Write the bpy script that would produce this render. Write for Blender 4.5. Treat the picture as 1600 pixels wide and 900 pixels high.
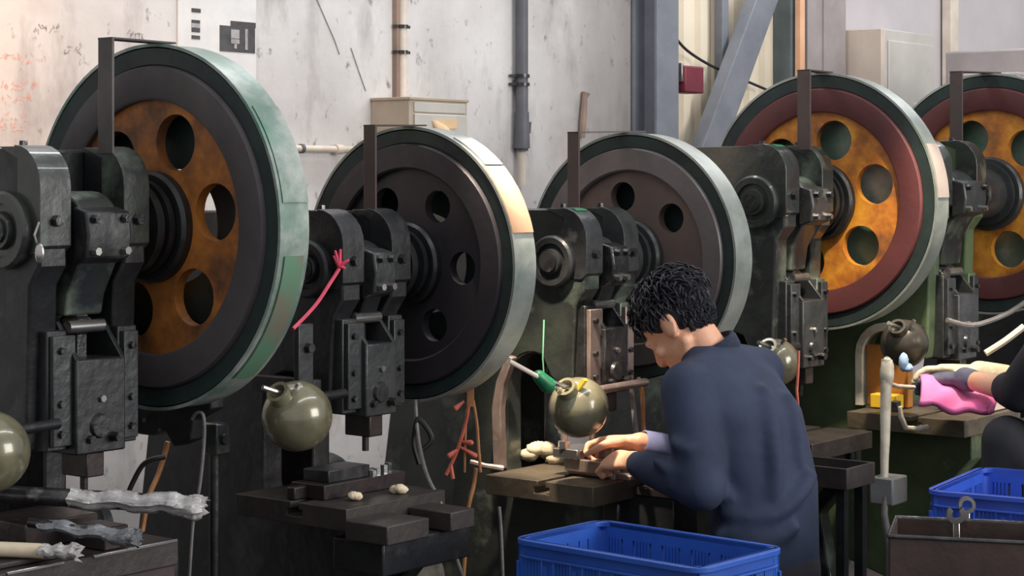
import bpy, math, random
from mathutils import Vector, Matrix
random.seed(7)
R = math.radians
for o in list(bpy.data.objects): bpy.data.objects.remove(o, do_unlink=True)
SC = bpy.context.scene
COL = SC.collection

# ------------------------------------------------------------------ camera
CAMZ, FPX, HOR = 1.5, 3000.0, 280.0        # camera height, focal length in px of a 1600 px frame, horizon row
cam_d = bpy.data.cameras.new('camera'); cam = bpy.data.objects.new('camera', cam_d); COL.objects.link(cam)
cam.location = (0, 0, CAMZ); cam.rotation_euler = (R(90), 0, 0)
cam_d.sensor_width = 36; cam_d.lens = 36 * FPX / 1600; cam_d.shift_y = -(450 - HOR) / 1600
cam_d.clip_start = .05; cam_d.clip_end = 100
SC.camera = cam
# ------------------------------------------------------------------ world, lights, exposure
w = bpy.data.worlds.new('world'); SC.world = w; w.use_nodes = True
w.node_tree.nodes['Background'].inputs[0].default_value = (.88, .88, .91, 1)
w.node_tree.nodes['Background'].inputs[1].default_value = .70
def area(name, loc, target, size, size_y, power, col):
    d = bpy.data.lights.new(name, 'AREA'); d.shape = 'RECTANGLE'; d.size = size; d.size_y = size_y
    d.energy = power; d.color = col
    o = bpy.data.objects.new(name, d); COL.objects.link(o); o.location = loc
    o.rotation_euler = (Vector(target) - Vector(loc)).to_track_quat('-Z', 'Y').to_euler()
    return o
# open workshop door and high window on the operators' side of the row, tube lamps under the roof
area('door_daylight', (6.2, 1.6, 2.6), (.6, 5.6, 1.3), 3.4, 2.8, 330, (1.0, .97, .93))
def tube(loc, power):                        # a tube lamp under the roof, parallel to the row
    o = area('roof_tube_lamp', loc, (loc[0], loc[1], 0), 4.2, .2, power, (.97, .98, 1.0)); o.rotation_euler = (0, 0, R(52))
tube((.06, 6.20, 3.5), 42); tube((1.3, 3.6, 3.9), 40); tube((3.1, 8.6, 3.7), 52)
SC.view_settings.view_transform = 'Standard'; SC.view_settings.look = 'None'
SC.view_settings.gamma = 1; SC.view_settings.use_curve_mapping = False
SC.view_settings.exposure = 0.0

# ------------------------------------------------------------------ frames of reference
TH = R(52)                                   # the press row and the wall behind run along this heading
EX = Vector((math.cos(TH), math.sin(TH), 0)); EY = Vector((-math.sin(TH), math.cos(TH), 0)); EZ = Vector((0, 0, 1))
def at(px, py, Y):                           # point at depth Y seen at a photograph pixel
    return Vector(((px - 800) / FPX * Y, Y, CAMZ - (py - HOR) / FPX * Y))
WO = Vector((-1.655, 4.827, 0))                # a point of the wall plane
def on_wall(px, py, off=0.0):                # (along, z) on the wall plane shifted toward the room by off
    r = Vector(((px - 800) / FPX, 1, -(py - HOR) / FPX)); o = WO - EY * off
    t = o.dot(EY) / Vector((r.x, r.y, 0)).dot(EY)
    p = r * t
    return (p - WO).dot(EX), CAMZ + p.z
def wall_pt(s, out, z): return WO + EX * s - EY * out + EZ * z

# ------------------------------------------------------------------ materials
def lin(c):
    f = lambda v: v / 12.92 if v <= .04045 else ((v + .055) / 1.055) ** 2.4
    return tuple(f(v / 255) for v in c) + (1,)
MATS = {}
def mat(name, c1, c2=None, scale=8.0, rough=.6, metal=0.0, bump=.0, bscale=40.0, c3=None, pos=(.35, .62, .8), trans=0, alpha=1, stretch=None, spec=.5, coat=0):
    if name in MATS: return MATS[name]
    m = bpy.data.materials.new(name); m.use_nodes = True
    nt = m.node_tree; N = nt.nodes; L = nt.links
    b = N['Principled BSDF']; b.inputs['Roughness'].default_value = rough; b.inputs['Metallic'].default_value = metal
    b.inputs['Specular IOR Level'].default_value = spec; b.inputs['Coat Weight'].default_value = coat
    b.inputs['Base Color'].default_value = lin(c1)
    if trans: b.inputs['Transmission Weight'].default_value = trans
    if alpha < 1: b.inputs['Alpha'].default_value = alpha
    tc = N.new('ShaderNodeTexCoord'); src = tc.outputs['Object']
    if stretch:
        mp = N.new('ShaderNodeMapping'); mp.inputs['Scale'].default_value = stretch; L.new(src, mp.inputs[0]); src = mp.outputs[0]
    if c2:
        n = N.new('ShaderNodeTexNoise'); n.inputs['Scale'].default_value = scale; n.inputs['Detail'].default_value = 6; n.inputs['Roughness'].default_value = .62
        L.new(src, n.inputs['Vector'])
        r = N.new('ShaderNodeValToRGB'); e = r.color_ramp.elements
        e[0].position = pos[0]; e[0].color = lin(c1); e[1].position = pos[1]; e[1].color = lin(c2)
        if c3: k = e.new(pos[2]); k.color = lin(c3)
        L.new(n.outputs['Fac'], r.inputs[0]); L.new(r.outputs[0], b.inputs['Base Color'])
        mr = N.new('ShaderNodeMapRange'); mr.inputs['To Min'].default_value = max(.05, rough - .12); mr.inputs['To Max'].default_value = min(1, rough + .12)
        L.new(n.outputs['Fac'], mr.inputs[0]); L.new(mr.outputs[0], b.inputs['Roughness'])
    if bump:
        n2 = N.new('ShaderNodeTexNoise'); n2.inputs['Scale'].default_value = bscale; n2.inputs['Detail'].default_value = 4
        L.new(src, n2.inputs['Vector'])
        bp = N.new('ShaderNodeBump'); bp.inputs['Strength'].default_value = bump; bp.inputs['Distance'].default_value = .01
        L.new(n2.outputs['Fac'], bp.inputs['Height']); L.new(bp.outputs[0], b.inputs['Normal'])
    MATS[name] = m; return m
def plaster_mat():
    m = mat('plaster', (206, 203, 201), (190, 186, 184), 1.6, .9, bump=.15, bscale=25, c3=(168, 162, 162), pos=(.42, .6, .74))
    nt = m.node_tree; N = nt.nodes; L = nt.links; b = N['Principled BSDF']
    base = b.inputs['Base Color'].links[0].from_socket
    tc = N.new('ShaderNodeTexCoord')
    def layer(base, scale, lo, hi, col, stretch, amt):
        mp = N.new('ShaderNodeMapping'); mp.inputs['Scale'].default_value = stretch; L.new(tc.outputs['Object'], mp.inputs[0])
        n = N.new('ShaderNodeTexNoise'); n.inputs['Scale'].default_value = scale; n.inputs['Detail'].default_value = 5; n.inputs['Roughness'].default_value = .65; L.new(mp.outputs[0], n.inputs['Vector'])
        r = N.new('ShaderNodeMapRange'); r.inputs['From Min'].default_value = lo; r.inputs['From Max'].default_value = hi; r.inputs['To Max'].default_value = amt; L.new(n.outputs['Fac'], r.inputs[0])
        mx = N.new('ShaderNodeMix'); mx.data_type = 'RGBA'; mx.inputs['B'].default_value = lin(col)
        L.new(r.outputs[0], mx.inputs['Factor']); L.new(base, mx.inputs['A']); return mx.outputs['Result']
    o = layer(base, 20, .60, .70, (104, 96, 96), (1, 1, .7), .75)          # scuffs
    o = layer(o, 4.0, .52, .72, (138, 130, 130), (1, 1, .4), .8)       # hanging grime
    o = layer(o, 1.1, .60, .72, (178, 158, 150), (1, 1, 1), .6)          # rusty tint
    # broad grey grime left of the steel column, a stain of its own
    sp = N.new('ShaderNodeSeparateXYZ'); L.new(tc.outputs['Object'], sp.inputs[0])
    m1 = N.new('ShaderNodeMapRange'); m1.interpolation_type = 'SMOOTHSTEP'; m1.inputs['From Min'].default_value = on_wall(770, 0)[0]; m1.inputs['From Max'].default_value = on_wall(975, 0)[0]; m1.inputs['To Max'].default_value = .62; L.new(sp.outputs['X'], m1.inputs[0])
    ns = N.new('ShaderNodeTexNoise'); ns.inputs['Scale'].default_value = 2.6; ns.inputs['Detail'].default_value = 5; mp = N.new('ShaderNodeMapping'); mp.inputs['Scale'].default_value = (1, 1, .35); L.new(tc.outputs['Object'], mp.inputs[0]); L.new(mp.outputs[0], ns.inputs['Vector'])
    ad = N.new('ShaderNodeMath'); ad.operation = 'MULTIPLY_ADD'; ad.inputs[1].default_value = .9; ad.inputs[2].default_value = -.45; L.new(ns.outputs['Fac'], ad.inputs[0])
    sm = N.new('ShaderNodeMath'); sm.operation = 'ADD'; sm.use_clamp = True; L.new(m1.outputs[0], sm.inputs[0]); L.new(ad.outputs[0], sm.inputs[1])
    mx = N.new('ShaderNodeMix'); mx.data_type = 'RGBA'; mx.inputs['B'].default_value = lin((112, 104, 102)); L.new(sm.outputs[0], mx.inputs['Factor']); L.new(o, mx.inputs['A'])
    L.new(mx.outputs['Result'], b.inputs['Base Color']); return m
M = dict(
    plaster=plaster_mat(),
    plaster_right=mat('plaster_right', (190, 184, 186), (176, 170, 172), 1.2, .9, bump=.1, c3=(160, 152, 152)),
    floor=mat('floor_concrete', (70, 62, 58), (52, 47, 45), 3, .75, bump=.2, bscale=30, c3=(40, 36, 34)),
    cladding=mat('cream_cladding', (226, 214, 192), (210, 198, 178), 2, .6),
    steel_grey=mat('painted_steel_grey', (118, 122, 130), (102, 106, 114), 5, .55, bump=.05, c3=(140, 142, 144)),
    steel_teal=mat('painted_steel_teal', (98, 110, 112), (84, 94, 98), 5, .55),
    steel_mid=mat('steel_mid_grey', (158, 150, 148), (140, 132, 132), 4, .6),
    orange_pipe=mat('orange_painted_pipe', (226, 178, 142), (210, 160, 126), 6, .5),
    red_box=mat('red_plastic', (120, 38, 56), (98, 30, 46), 6, .5),
    conduit=mat('white_conduit', (216, 204, 190), (196, 182, 168), 6, .5),
    conduit_brown=mat('brown_batten', (150, 128, 114), (130, 110, 98), 7, .8),
    dark_pipe=mat('dark_grey_pipe', (92, 92, 98), (78, 78, 84), 7, .55),
    box_tan=mat('tan_sheet_steel', (172, 158, 140), (156, 140, 122), 5, .55, c3=(182, 172, 158)),
    box_grey=mat('grey_sheet_steel', (176, 172, 164), (190, 186, 180), 4, .5),
    cream_dirty=mat('dirty_cream_steel', (206, 190, 176), (190, 174, 160), 4, .6),
    paper=mat('paper', (222, 220, 218), (208, 207, 206), 9, .35),
    print_dark=mat('print_dark', (78, 76, 78), (54, 52, 54), 14, .5),
    print_grey=mat('print_grey', (168, 166, 166), (140, 138, 138), 30, .5),
    ink_grey=mat('ink_grey', (136, 128, 127), (158, 150, 148), 60, .9),
    ink_red=mat('ink_red', (206, 150, 140), (214, 172, 162), 60, .9),
    tape_tan=mat('masking_tape', (222, 190, 150), (206, 172, 132), 8, .7),
    cast_black=mat('cast_iron_black', (40, 42, 43), (28, 29, 32), 7, .40, .15, bump=.25, bscale=26, c3=(70, 72, 70), pos=(.35, .55, .75), spec=.6),
    cast_dgreen=mat('cast_iron_dark_green', (58, 64, 57), (40, 43, 43), 5, .34, .15, bump=.25, bscale=22, c3=(104, 116, 102), pos=(.35, .55, .72), spec=.6, coat=.5),
    cast_worn=mat('cast_iron_worn_grey', (70, 72, 72), (48, 50, 52), 8, .35, .35, bump=.2, bscale=40, c3=(120, 122, 120)),
    cast_green=mat('cast_iron_green', (88, 104, 70), (64, 78, 56), 4, .5, .05, bump=.15, bscale=25, c3=(122, 134, 96)),
    oily_steel=mat('oily_steel', (92, 92, 92), (56, 56, 58), 14, .28, .75, bump=.18, bscale=60, c3=(170, 168, 164)),
    bright_steel=mat('bright_steel', (196, 194, 190), (150, 148, 146), 12, .25, .9),
    tool_steel=mat('warm_tool_steel', (176, 158, 148), (140, 124, 116), 14, .34, .6, bump=.1, c3=(206, 190, 178)),
    tool_steel_dark=mat('dark_tool_steel', (64, 54, 52), (44, 40, 40), 10, .4, .4, bump=.15, c3=(100, 84, 76)),
    rim_dark=mat('rim_dark_grey', (88, 83, 84), (74, 70, 72), 5, .55, .2, bump=.08),
    rim_edge_green=mat('rim_edge_green', (44, 62, 58), (28, 33, 37), 4, .5, .1, bump=.08, c3=(56, 86, 74)),
    rim_black=mat('rim_black', (60, 56, 60), (48, 45, 49), 4, .45, .2, bump=.08),
    rim_grey=mat('rim_warm_grey', (116, 110, 110), (98, 93, 93), 5, .4, .4, bump=.06),
    rim_red=mat('rim_red', (98, 53, 53), (82, 45, 46), 4, .5, .1, bump=.08, c3=(70, 42, 42)),
    web_rust=mat('web_orange_rust', (192, 122, 52), (146, 90, 44), 6, .6, .1, bump=.25, bscale=22, c3=(66, 52, 44), pos=(.36, .5, .64)),
    web_yellow=mat('web_yellow_rust', (222, 156, 50), (172, 104, 40), 6, .55, .1, bump=.2, bscale=22, c3=(86, 62, 46), pos=(.34, .5, .64)),
    web_brown=mat('web_brown_grey', (112, 94, 86), (86, 78, 76), 3, .5, .3, bump=.08, c3=(66, 72, 68)),
    guard_green=mat('guard_green', (84, 122, 104), (116, 136, 126), 3.2, .36, .25, bump=.2, bscale=14, c3=(166, 172, 166), pos=(.40, .50, .60)),
    guard_grey=mat('guard_grey_green', (96, 112, 104), (136, 142, 136), 3.2, .4, .35, bump=.2, bscale=14, c3=(164, 168, 162), pos=(.38, .52, .66)),
    guard_patch=mat('guard_patch_rust', (120, 112, 98), (88, 132, 106), 9, .5, .1, c3=(130, 118, 104)),
    cardboard=mat('tan_cardboard', (158, 128, 104), (140, 110, 88), 7, .8, bump=.2, bscale=14, c3=(176, 150, 128)),
    strap_brown=mat('strap_brown_steel', (82, 68, 64), (66, 56, 54), 6, .55, .2),
    strap_dark=mat('strap_dark_steel', (88, 84, 82), (66, 62, 62), 6, .5, .3),
    ball_olive=mat('ball_olive_paint', (126, 122, 98), (104, 100, 80), 7, .22, .15, bump=.05, bscale=12, c3=(62, 60, 50), pos=(.4, .6, .74), coat=.5),
    ball_dark=mat('ball_dark_olive', (70, 66, 56), (52, 48, 42), 6, .3, .15, c3=(40, 36, 34)),
    green_tape=mat('green_tape', (36, 128, 84), (24, 92, 60), 20, .4),
    green_wire=mat('green_wire', (90, 150, 110), None, rough=.4),
    ribbon_pink=mat('pink_ribbon', (226, 80, 108), (200, 54, 84), 20, .45),
    cord_orange=mat('orange_cord', (178, 124, 76), (146, 98, 58), 20, .6),
    wire_red=mat('red_orange_wire', (206, 112, 84), (180, 78, 66), 20, .5),
    cord_grey=mat('grey_cord', (120, 116, 114), (92, 90, 90), 20, .5),
    cord_black=mat('black_cord', (30, 30, 32), None, rough=.45),
    plastic_film=mat('plastic_film', (188, 186, 184), (140, 138, 138), 26, .18, bump=.9, bscale=60, c3=(96, 94, 94), stretch=(.25, 1, 1), spec=.8),
    plastic_film_grey=mat('plastic_film_grey', (132, 136, 140), (96, 98, 102), 26, .2, bump=.9, bscale=60, c3=(70, 70, 72), stretch=(.25, 1, 1), spec=.8),
    cream_tape=mat('cream_tape', (214, 200, 174), (190, 174, 148), 12, .6),
    cabinet_brown=mat('cabinet_brown', (74, 60, 58), (58, 48, 48), 5, .5, .2, bump=.1, c3=(90, 66, 60)),
    dirty_top=mat('dirty_table_top', (66, 60, 56), (48, 45, 44), 8, .5, .25, bump=.2, c3=(96, 88, 80)),
    warm_top=mat('oily_table_top', (104, 94, 78), (78, 72, 62), 8, .45, .25, bump=.2, c3=(140, 126, 108)),
    wool=mat('cotton_waste', (226, 212, 186), (200, 184, 154), 20, .9, bump=.6, bscale=80),
    rag=mat('pale_rag', (206, 196, 170), (180, 168, 142), 14, .9, bump=.4),
    crate_blue=mat('blue_plastic', (44, 88, 176), (36, 74, 158), 5, .38, bump=.04, c3=(66, 112, 196)),
    crate_blue2=mat('blue_plastic_light', (52, 88, 192), (44, 76, 172), 5, .4, bump=.04),
    bin_rust=mat('rusty_bin_steel', (76, 62, 56), (56, 46, 44), 5, .5, .3, bump=.12, c3=(98, 68, 56)),
    skin=mat('skin', (222, 170, 140), (212, 156, 126), 12, .5, bump=.05, bscale=120),
    hair=mat('black_hair', (30, 31, 38), (22, 22, 28), 40, .6, spec=.3),
    sweater=mat('navy_sweater', (38, 49, 74), (31, 40, 61), 6, .85, bump=.25, bscale=9),
    collar=mat('navy_rib_knit', (34, 42, 62), (28, 34, 52), 60, .9, bump=.3, bscale=90),
    cuff_blue=mat('blue_grey_sleeve', (122, 126, 164), (98, 104, 142), 8, .85, bump=.3, bscale=14),
    trousers=mat('dark_trousers', (46, 46, 54), (38, 38, 46), 6, .9, bump=.2, bscale=10),
    black_cloth=mat('black_work_cloth', (34, 35, 40), (27, 28, 33), 6, .85, bump=.25, bscale=9),
    glove=mat('grey_glove', (88, 92, 112), (64, 66, 82), 16, .8, bump=.3),
    glove_white=mat('pale_glove', (196, 202, 220), (170, 176, 196), 18, .8, bump=.3),
    pink_cloth=mat('pink_cloth', (238, 130, 180), (230, 106, 164), 5, .75, bump=.2, bscale=12),
    yellow=mat('yellow_plastic', (240, 200, 60), (226, 180, 44), 6, .5),
    light_blue=mat('light_blue_cloth', (150, 180, 206), None, rough=.8),
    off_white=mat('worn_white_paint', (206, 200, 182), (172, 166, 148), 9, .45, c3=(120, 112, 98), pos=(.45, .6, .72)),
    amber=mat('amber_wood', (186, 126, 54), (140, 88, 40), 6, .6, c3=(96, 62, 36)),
    grey_box=mat('pedal_grey', (128, 130, 130), (104, 106, 106), 8, .45),
    rubble=mat('speckled_sack', (126, 122, 108), (86, 82, 74), 14, .8, bump=.5, c3=(170, 164, 150)),
    blue_bit=mat('blue_plastic_bit', (40, 64, 150), None, rough=.5),
    screen_blue=mat('blue_screen_plate', (104, 140, 176), (76, 110, 150), 8, .4),
    beacon=mat('orange_red_plastic', (226, 140, 118), None, rough=.5),
    concrete_dark=mat('dark_partition', (50, 50, 54), (40, 40, 44), 3, .8),
    pink_worn=mat('pinkish_worn_steel', (196, 174, 164), (170, 160, 152), 8, .4, .3, c3=(140, 140, 134)),
    stool=mat('dark_stool_steel', (48, 46, 46), (38, 36, 38), 8, .5, .3),
)

# ------------------------------------------------------------------ mesh helpers
class MB:
    def __init__(s): s.v = []; s.f = []
    def add(s, vs, fs):
        n = len(s.v); s.v += [tuple(v) for v in vs]; s.f += [tuple(i + n for i in f) for f in fs]; return s
    def box(s, x0, x1, y0, y1, z0, z1, mtx=None):
        vs = [Vector((x, y, z)) for z in (z0, z1) for y in (y0, y1) for x in (x0, x1)]
        if mtx: vs = [mtx @ v for v in vs]
        return s.add(vs, [(0, 2, 3, 1), (4, 5, 7, 6), (0, 1, 5, 4), (2, 6, 7, 3), (0, 4, 6, 2), (1, 3, 7, 5)])
    def prism(s, poly, a0, a1, axis='x'):      # polygon (p,q) swept from a0 to a1 along an axis
        f = {'x': lambda a, p, q: (a, p, q), 'y': lambda a, p, q: (p, a, q), 'z': lambda a, p, q: (p, q, a)}[axis]
        n = len(poly); vs = [f(a0, p, q) for p, q in poly] + [f(a1, p, q) for p, q in poly]
        fs = [tuple(range(n - 1, -1, -1)), tuple(range(n, 2 * n))] + [(i, (i + 1) % n, n + (i + 1) % n, n + i) for i in range(n)]
        if axis == 'y': fs = [tuple(reversed(q)) for q in fs]
        return s.add(vs, fs)
    def lathe(s, prof, c=(0, 0, 0), axis='x', n=48, a0=0, a1=2 * math.pi, closed=True):   # prof: (along, radius)
        full = abs(a1 - a0 - 2 * math.pi) < 1e-6; m = n if full else n + 1
        ax = {'x': (Vector((1, 0, 0)), Vector((0, 1, 0)), Vector((0, 0, 1))), 'y': (Vector((0, 1, 0)), Vector((0, 0, 1)), Vector((1, 0, 0))),
              'z': (Vector((0, 0, 1)), Vector((1, 0, 0)), Vector((0, 1, 0)))}[axis] if isinstance(axis, str) else axis
        c = Vector(c); vs = []; fs = []
        for i in range(m):
            a = a0 + (a1 - a0) * i / n; d = ax[1] * math.cos(a) + ax[2] * math.sin(a)
            for (h, r) in prof: vs.append(c + ax[0] * h + d * r)
        k = len(prof)
        for i in range(n):
            j = (i + 1) % m
            for q in range(k if closed else k - 1):
                q2 = (q + 1) % k
                fs.append((i * k + q, j * k + q, j * k + q2, i * k + q2))
        return s.add(vs, fs)
    def cyl(s, p0, p1, r0, r1=None, n=16):
        p0 = Vector(p0); p1 = Vector(p1); r1 = r0 if r1 is None else r1
        ax = (p1 - p0); h = ax.length; ax = ax / h
        u = ax.orthogonal().normalized(); v = ax.cross(u)
        vs = []
        for p, r in ((p0, r0), (p1, r1)):
            for i in range(n):
                a = 2 * math.pi * i / n; vs.append(p + (u * math.cos(a) + v * math.sin(a)) * r)
        return s.add(vs, [tuple(range(n - 1, -1, -1)), tuple(range(n, 2 * n))] + [(i, (i + 1) % n, n + (i + 1) % n, n + i) for i in range(n)])
    def tube(s, pts, r, n=8):                  # r: number or list; smooth path through pts
        pts = [Vector(p) for p in pts]; rr = r if isinstance(r, (list, tuple)) else [r] * len(pts)
        vs = []; fs = []; u = None
        for i, p in enumerate(pts):
            d = (pts[min(i + 1, len(pts) - 1)] - pts[max(i - 1, 0)]).normalized()
            u = d.orthogonal().normalized() if u is None else (u - d * u.dot(d)).normalized()
            v = d.cross(u)
            for k in range(n):
                a = 2 * math.pi * k / n; vs.append(p + (u * math.cos(a) + v * math.sin(a)) * rr[i])
        for i in range(len(pts) - 1):
            for k in range(n): fs.append((i * n + k, i * n + (k + 1) % n, (i + 1) * n + (k + 1) % n, (i + 1) * n + k))
        m = len(pts) * n
        fs += [tuple(range(n - 1, -1, -1)), tuple(range(m - n, m))]
        return s.add(vs, fs)
    def ell(s, c, r, n=20, m=12, basis=None, noise=0):
        c = Vector(c); vs = []; fs = []
        B = basis or (Vector((1, 0, 0)), Vector((0, 1, 0)), Vector((0, 0, 1)))
        for i in range(m + 1):
            t = math.pi * i / m
            for k in range(n):
                a = 2 * math.pi * k / n; q = 1 + (random.uniform(-noise, noise) if noise else 0)
                vs.append(c + (B[0] * math.sin(t) * math.cos(a) * r[0] + B[1] * math.sin(t) * math.sin(a) * r[1] + B[2] * math.cos(t) * r[2]) * q)
        for i in range(m):
            for k in range(n): fs.append((i * n + k, (i + 1) * n + k, (i + 1) * n + (k + 1) % n, i * n + (k + 1) % n))
        return s.add(vs, fs)
    def capsule(s, p0, r0, p1, r1, n=18):
        p0 = Vector(p0); p1 = Vector(p1); d = (p1 - p0).normalized(); pts = []; rr = []
        for i in range(5):
            a = math.pi / 2 * (1 - i / 4); pts.append(p0 - d * r0 * math.sin(a)); rr.append(max(1e-4, r0 * math.cos(a)))
        for i in range(5):
            a = math.pi / 2 * i / 4; pts.append(p1 + d * r1 * math.sin(a)); rr.append(max(1e-4, r1 * math.cos(a)))
        return s.tube(pts, rr, n)
    def loft(s, rings, n=28):                  # rings: (centre, axis_a, axis_b)
        vs = []; fs = []
        for c, a, b in rings:
            for k in range(n):
                t = 2 * math.pi * k / n; vs.append(Vector(c) + Vector(a) * math.cos(t) + Vector(b) * math.sin(t))
        for i in range(len(rings) - 1):
            for k in range(n): fs.append((i * n + k, i * n + (k + 1) % n, (i + 1) * n + (k + 1) % n, (i + 1) * n + k))
        m = len(rings) * n
        return s.add(vs, fs + [tuple(range(n - 1, -1, -1)), tuple(range(m - n, m))])
    def mesh(s, name, m, angle=35):
        me = bpy.data.meshes.new(name); me.from_pydata(s.v, [], s.f); me.update()
        import bmesh
        bm = bmesh.new(); bm.from_mesh(me); bmesh.ops.recalc_face_normals(bm, faces=bm.faces); bm.to_mesh(me); bm.free()
        me.polygons.foreach_set('use_smooth', [True] * len(me.polygons)); me.set_sharp_from_angle(angle=R(angle))
        me.materials.append(M[m] if isinstance(m, str) else m); return me
    def build(s, name, m, parent=None, bevel=0, angle=35, loc=None, rotz=None):
        o = bpy.data.objects.new(name, s.mesh(name, m, angle)); COL.objects.link(o)
        if parent: o.parent = parent
        if loc is not None: o.location = loc
        if rotz is not None: o.rotation_euler = (0, 0, rotz)
        if bevel:
            b = o.modifiers.new('bevel', 'BEVEL'); b.width = bevel; b.segments = 2; b.limit_method = 'ANGLE'; b.angle_limit = R(40)
        return o
def spline(pts, k=6):                          # Catmull-Rom through the points
    P = [Vector(p) for p in pts]; out = []
    for i in range(len(P) - 1):
        a, b, c, d = P[max(i - 1, 0)], P[i], P[i + 1], P[min(i + 2, len(P) - 1)]
        for j in range(k):
            t = j / k
            out.append(.5 * ((2 * b) + (c - a) * t + (2 * a - 5 * b + 4 * c - d) * t * t + (3 * b - a - 3 * c + d) * t ** 3))
    return out + [P[-1]]
def tag(o, label=None, cat=None, group=None, kind=None):
    if label: o['label'] = label
    if cat: o['category'] = cat
    if group: o['group'] = group
    if kind: o['kind'] = kind
    return o
def empty(name, loc, rotz=0, label=None, cat=None, group=None):
    o = bpy.data.objects.new(name, None); COL.objects.link(o); o.location = loc; o.rotation_euler = (0, 0, rotz); o.empty_display_size = .05
    return tag(o, label, cat, group)
def bolt(c, d, r=.011, h=.01, parent=None, m='oily_steel', name='bolt'):
    c = Vector(c); return MB().cyl(c, c + Vector(d) * h, r, r * .95, 6).build(name, m, parent)
def cable(name, pts, r, m, label, cat='cable', group=None, k=6):
    o = MB().tube(spline(pts, k), r, 8).build(name, m); return tag(o, label, cat, group)

# ------------------------------------------------------------------ the setting
def wall_obj(name, mb, m, off=0.0, bevel=0):
    return tag(mb.build(name, m, loc=wall_pt(0, off, 0), rotz=TH, bevel=bevel), kind='structure')
tag(MB().box(-7, 9, -3, 15, -.1, 0).build('floor', 'floor'), kind='structure')
S_COL0, S_COL1 = on_wall(985, 0)[0], on_wall(1059, 0, .12)[0]
S_POST = on_wall(1243, 0)[0]; S_R = on_wall(1262, 0)[0]
wall_back = wall_obj('wall_back', MB().box(-2.2, S_COL1, 0, .18, 0, 4.2), 'plaster')
wb = MB(); x = S_COL1; S_CE = S_R + .1                     # trapezoid-ribbed sheet
poly = []
while x < S_CE:
    for dx, y in ((0, 0), (.05, 0), (.065, .022), (.115, .022)): poly.append((x + dx, y))
    x += .13
poly += [(x, 0), (x, .06), (S_COL1, .06)]
wb.prism(poly, 0, 4.2, 'z'); wall_obj('wall_cladding', wb, 'cladding', -.02)
wall_right = wall_obj('wall_right', MB().box(S_CE, 9.5, 0, .18, 0, 4.2), 'plaster_right')
tag(MB().box(-4, 9, 12.5, 12.7, 0, 4.2).build('wall_far', 'plaster_right'), kind='structure')

def wall_thing(name, label, cat, s, out, z): return empty(name, wall_pt(s, out, z), TH, label, cat)
# steel H column
c = S_COL0
col = wall_thing('steel_column', 'wide blue-grey steel H column between plaster wall and cream cladding', 'column', (S_COL0 + S_COL1) / 2, .005, 0)
hw = (S_COL1 - S_COL0) / 2
MB().box(-hw, hw, -.12, -.106, 0, 4.1).build('flange', 'steel_grey', col, .002)
MB().box(-hw, hw, -.014, 0, 0, 4.1).build('flange', 'steel_grey', col, .002)
MB().box(-.008, .008, -.106, -.014, 0, 4.1).build('web', 'steel_grey', col)
# diagonal brace
a = wall_pt(on_wall(1212, -60, .08)[0], .08, on_wall(1212, -60, .08)[1]); b = wall_pt(on_wall(1095, 260, .08)[0], .08, on_wall(1095, 260, .08)[1])
d = (b - a).normalized(); br = MB()
side = d.cross(EY).normalized(); q = [side * .075, -side * .075]
vs = [];
for p in (a - d * .03, b + d * .12):
    for sgn, yy in ((1, -.03), (-1, -.03), (-1, .03), (1, .03)): vs.append(p + side * .072 * sgn + EY * yy)
br.add(vs, [(0, 1, 2, 3), (7, 6, 5, 4), (0, 4, 5, 1), (1, 5, 6, 2), (2, 6, 7, 3), (3, 7, 4, 0)])
tag(br.build('diagonal_brace', 'steel_grey', bevel=.003), 'grey diagonal steel brace crossing the cream cladding', 'brace')
# thin upright in the cladding, posts right of it
def post(name, px0, px1, out, th, m, label):
    s0, s1 = on_wall(px0, 0, out)[0], on_wall(px1, 0, out)[0]
    return tag(MB().box(s0, s1, -out, -out + th, 0, 4.1).build(name, m, bevel=.003, loc=wall_pt(0, 0, 0), rotz=TH), label, 'post')
post('window_mullion', 1129, 1139, .03, .04, 'steel_grey', 'thin dark upright strip on cream cladding behind brace')
post('steel_post', 1236, 1250, .05, .09, 'steel_teal', 'narrow teal-grey steel post at right end of cream cladding')
post('orange_pipe', 1251, 1258, .09, .03, 'orange_pipe', 'thin orange vertical pipe beside teal-grey post')
post('steel_post', 1262, 1286, .05, .10, 'steel_mid', 'brown-grey steel post right of orange pipe')
post('wall_pilaster', 1288, 1322, .06, .08, 'steel_mid', 'grey pilaster strip left of big wall cabinet')
o = post('wall_conduit', 1486, 1498, .06, .05, 'conduit', 'pale vertical conduit on right wall above grey machine')
# red box on the column side
s0, z0 = on_wall(1060, 145, .1); s1, z1 = on_wall(1087, 105, .1)
t = wall_thing('alarm_box', 'small dark red box fixed beside steel column', 'box', s0, .1, z0)
MB().box(-.01, s1 - s0, -.04, .05, 0, z1 - z0).build('housing', 'red_box', t, .006)
MB().box(-.02, -.006, -.03, .04, (z1 - z0) * .4, z1 - z0 + .01).build('bracket', 'bright_steel', t, .002)
# cable across the cladding
cable('hanging_cable', [wall_pt(on_wall(x_, y_, .036)[0], .036, on_wall(x_, y_, .036)[1]) for x_, y_ in ((1056, 60), (1075, 80), (1110, 102), (1160, 124), (1200, 141))], .006, 'cord_black', 'black cable sagging across cream cladding behind brace')

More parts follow.
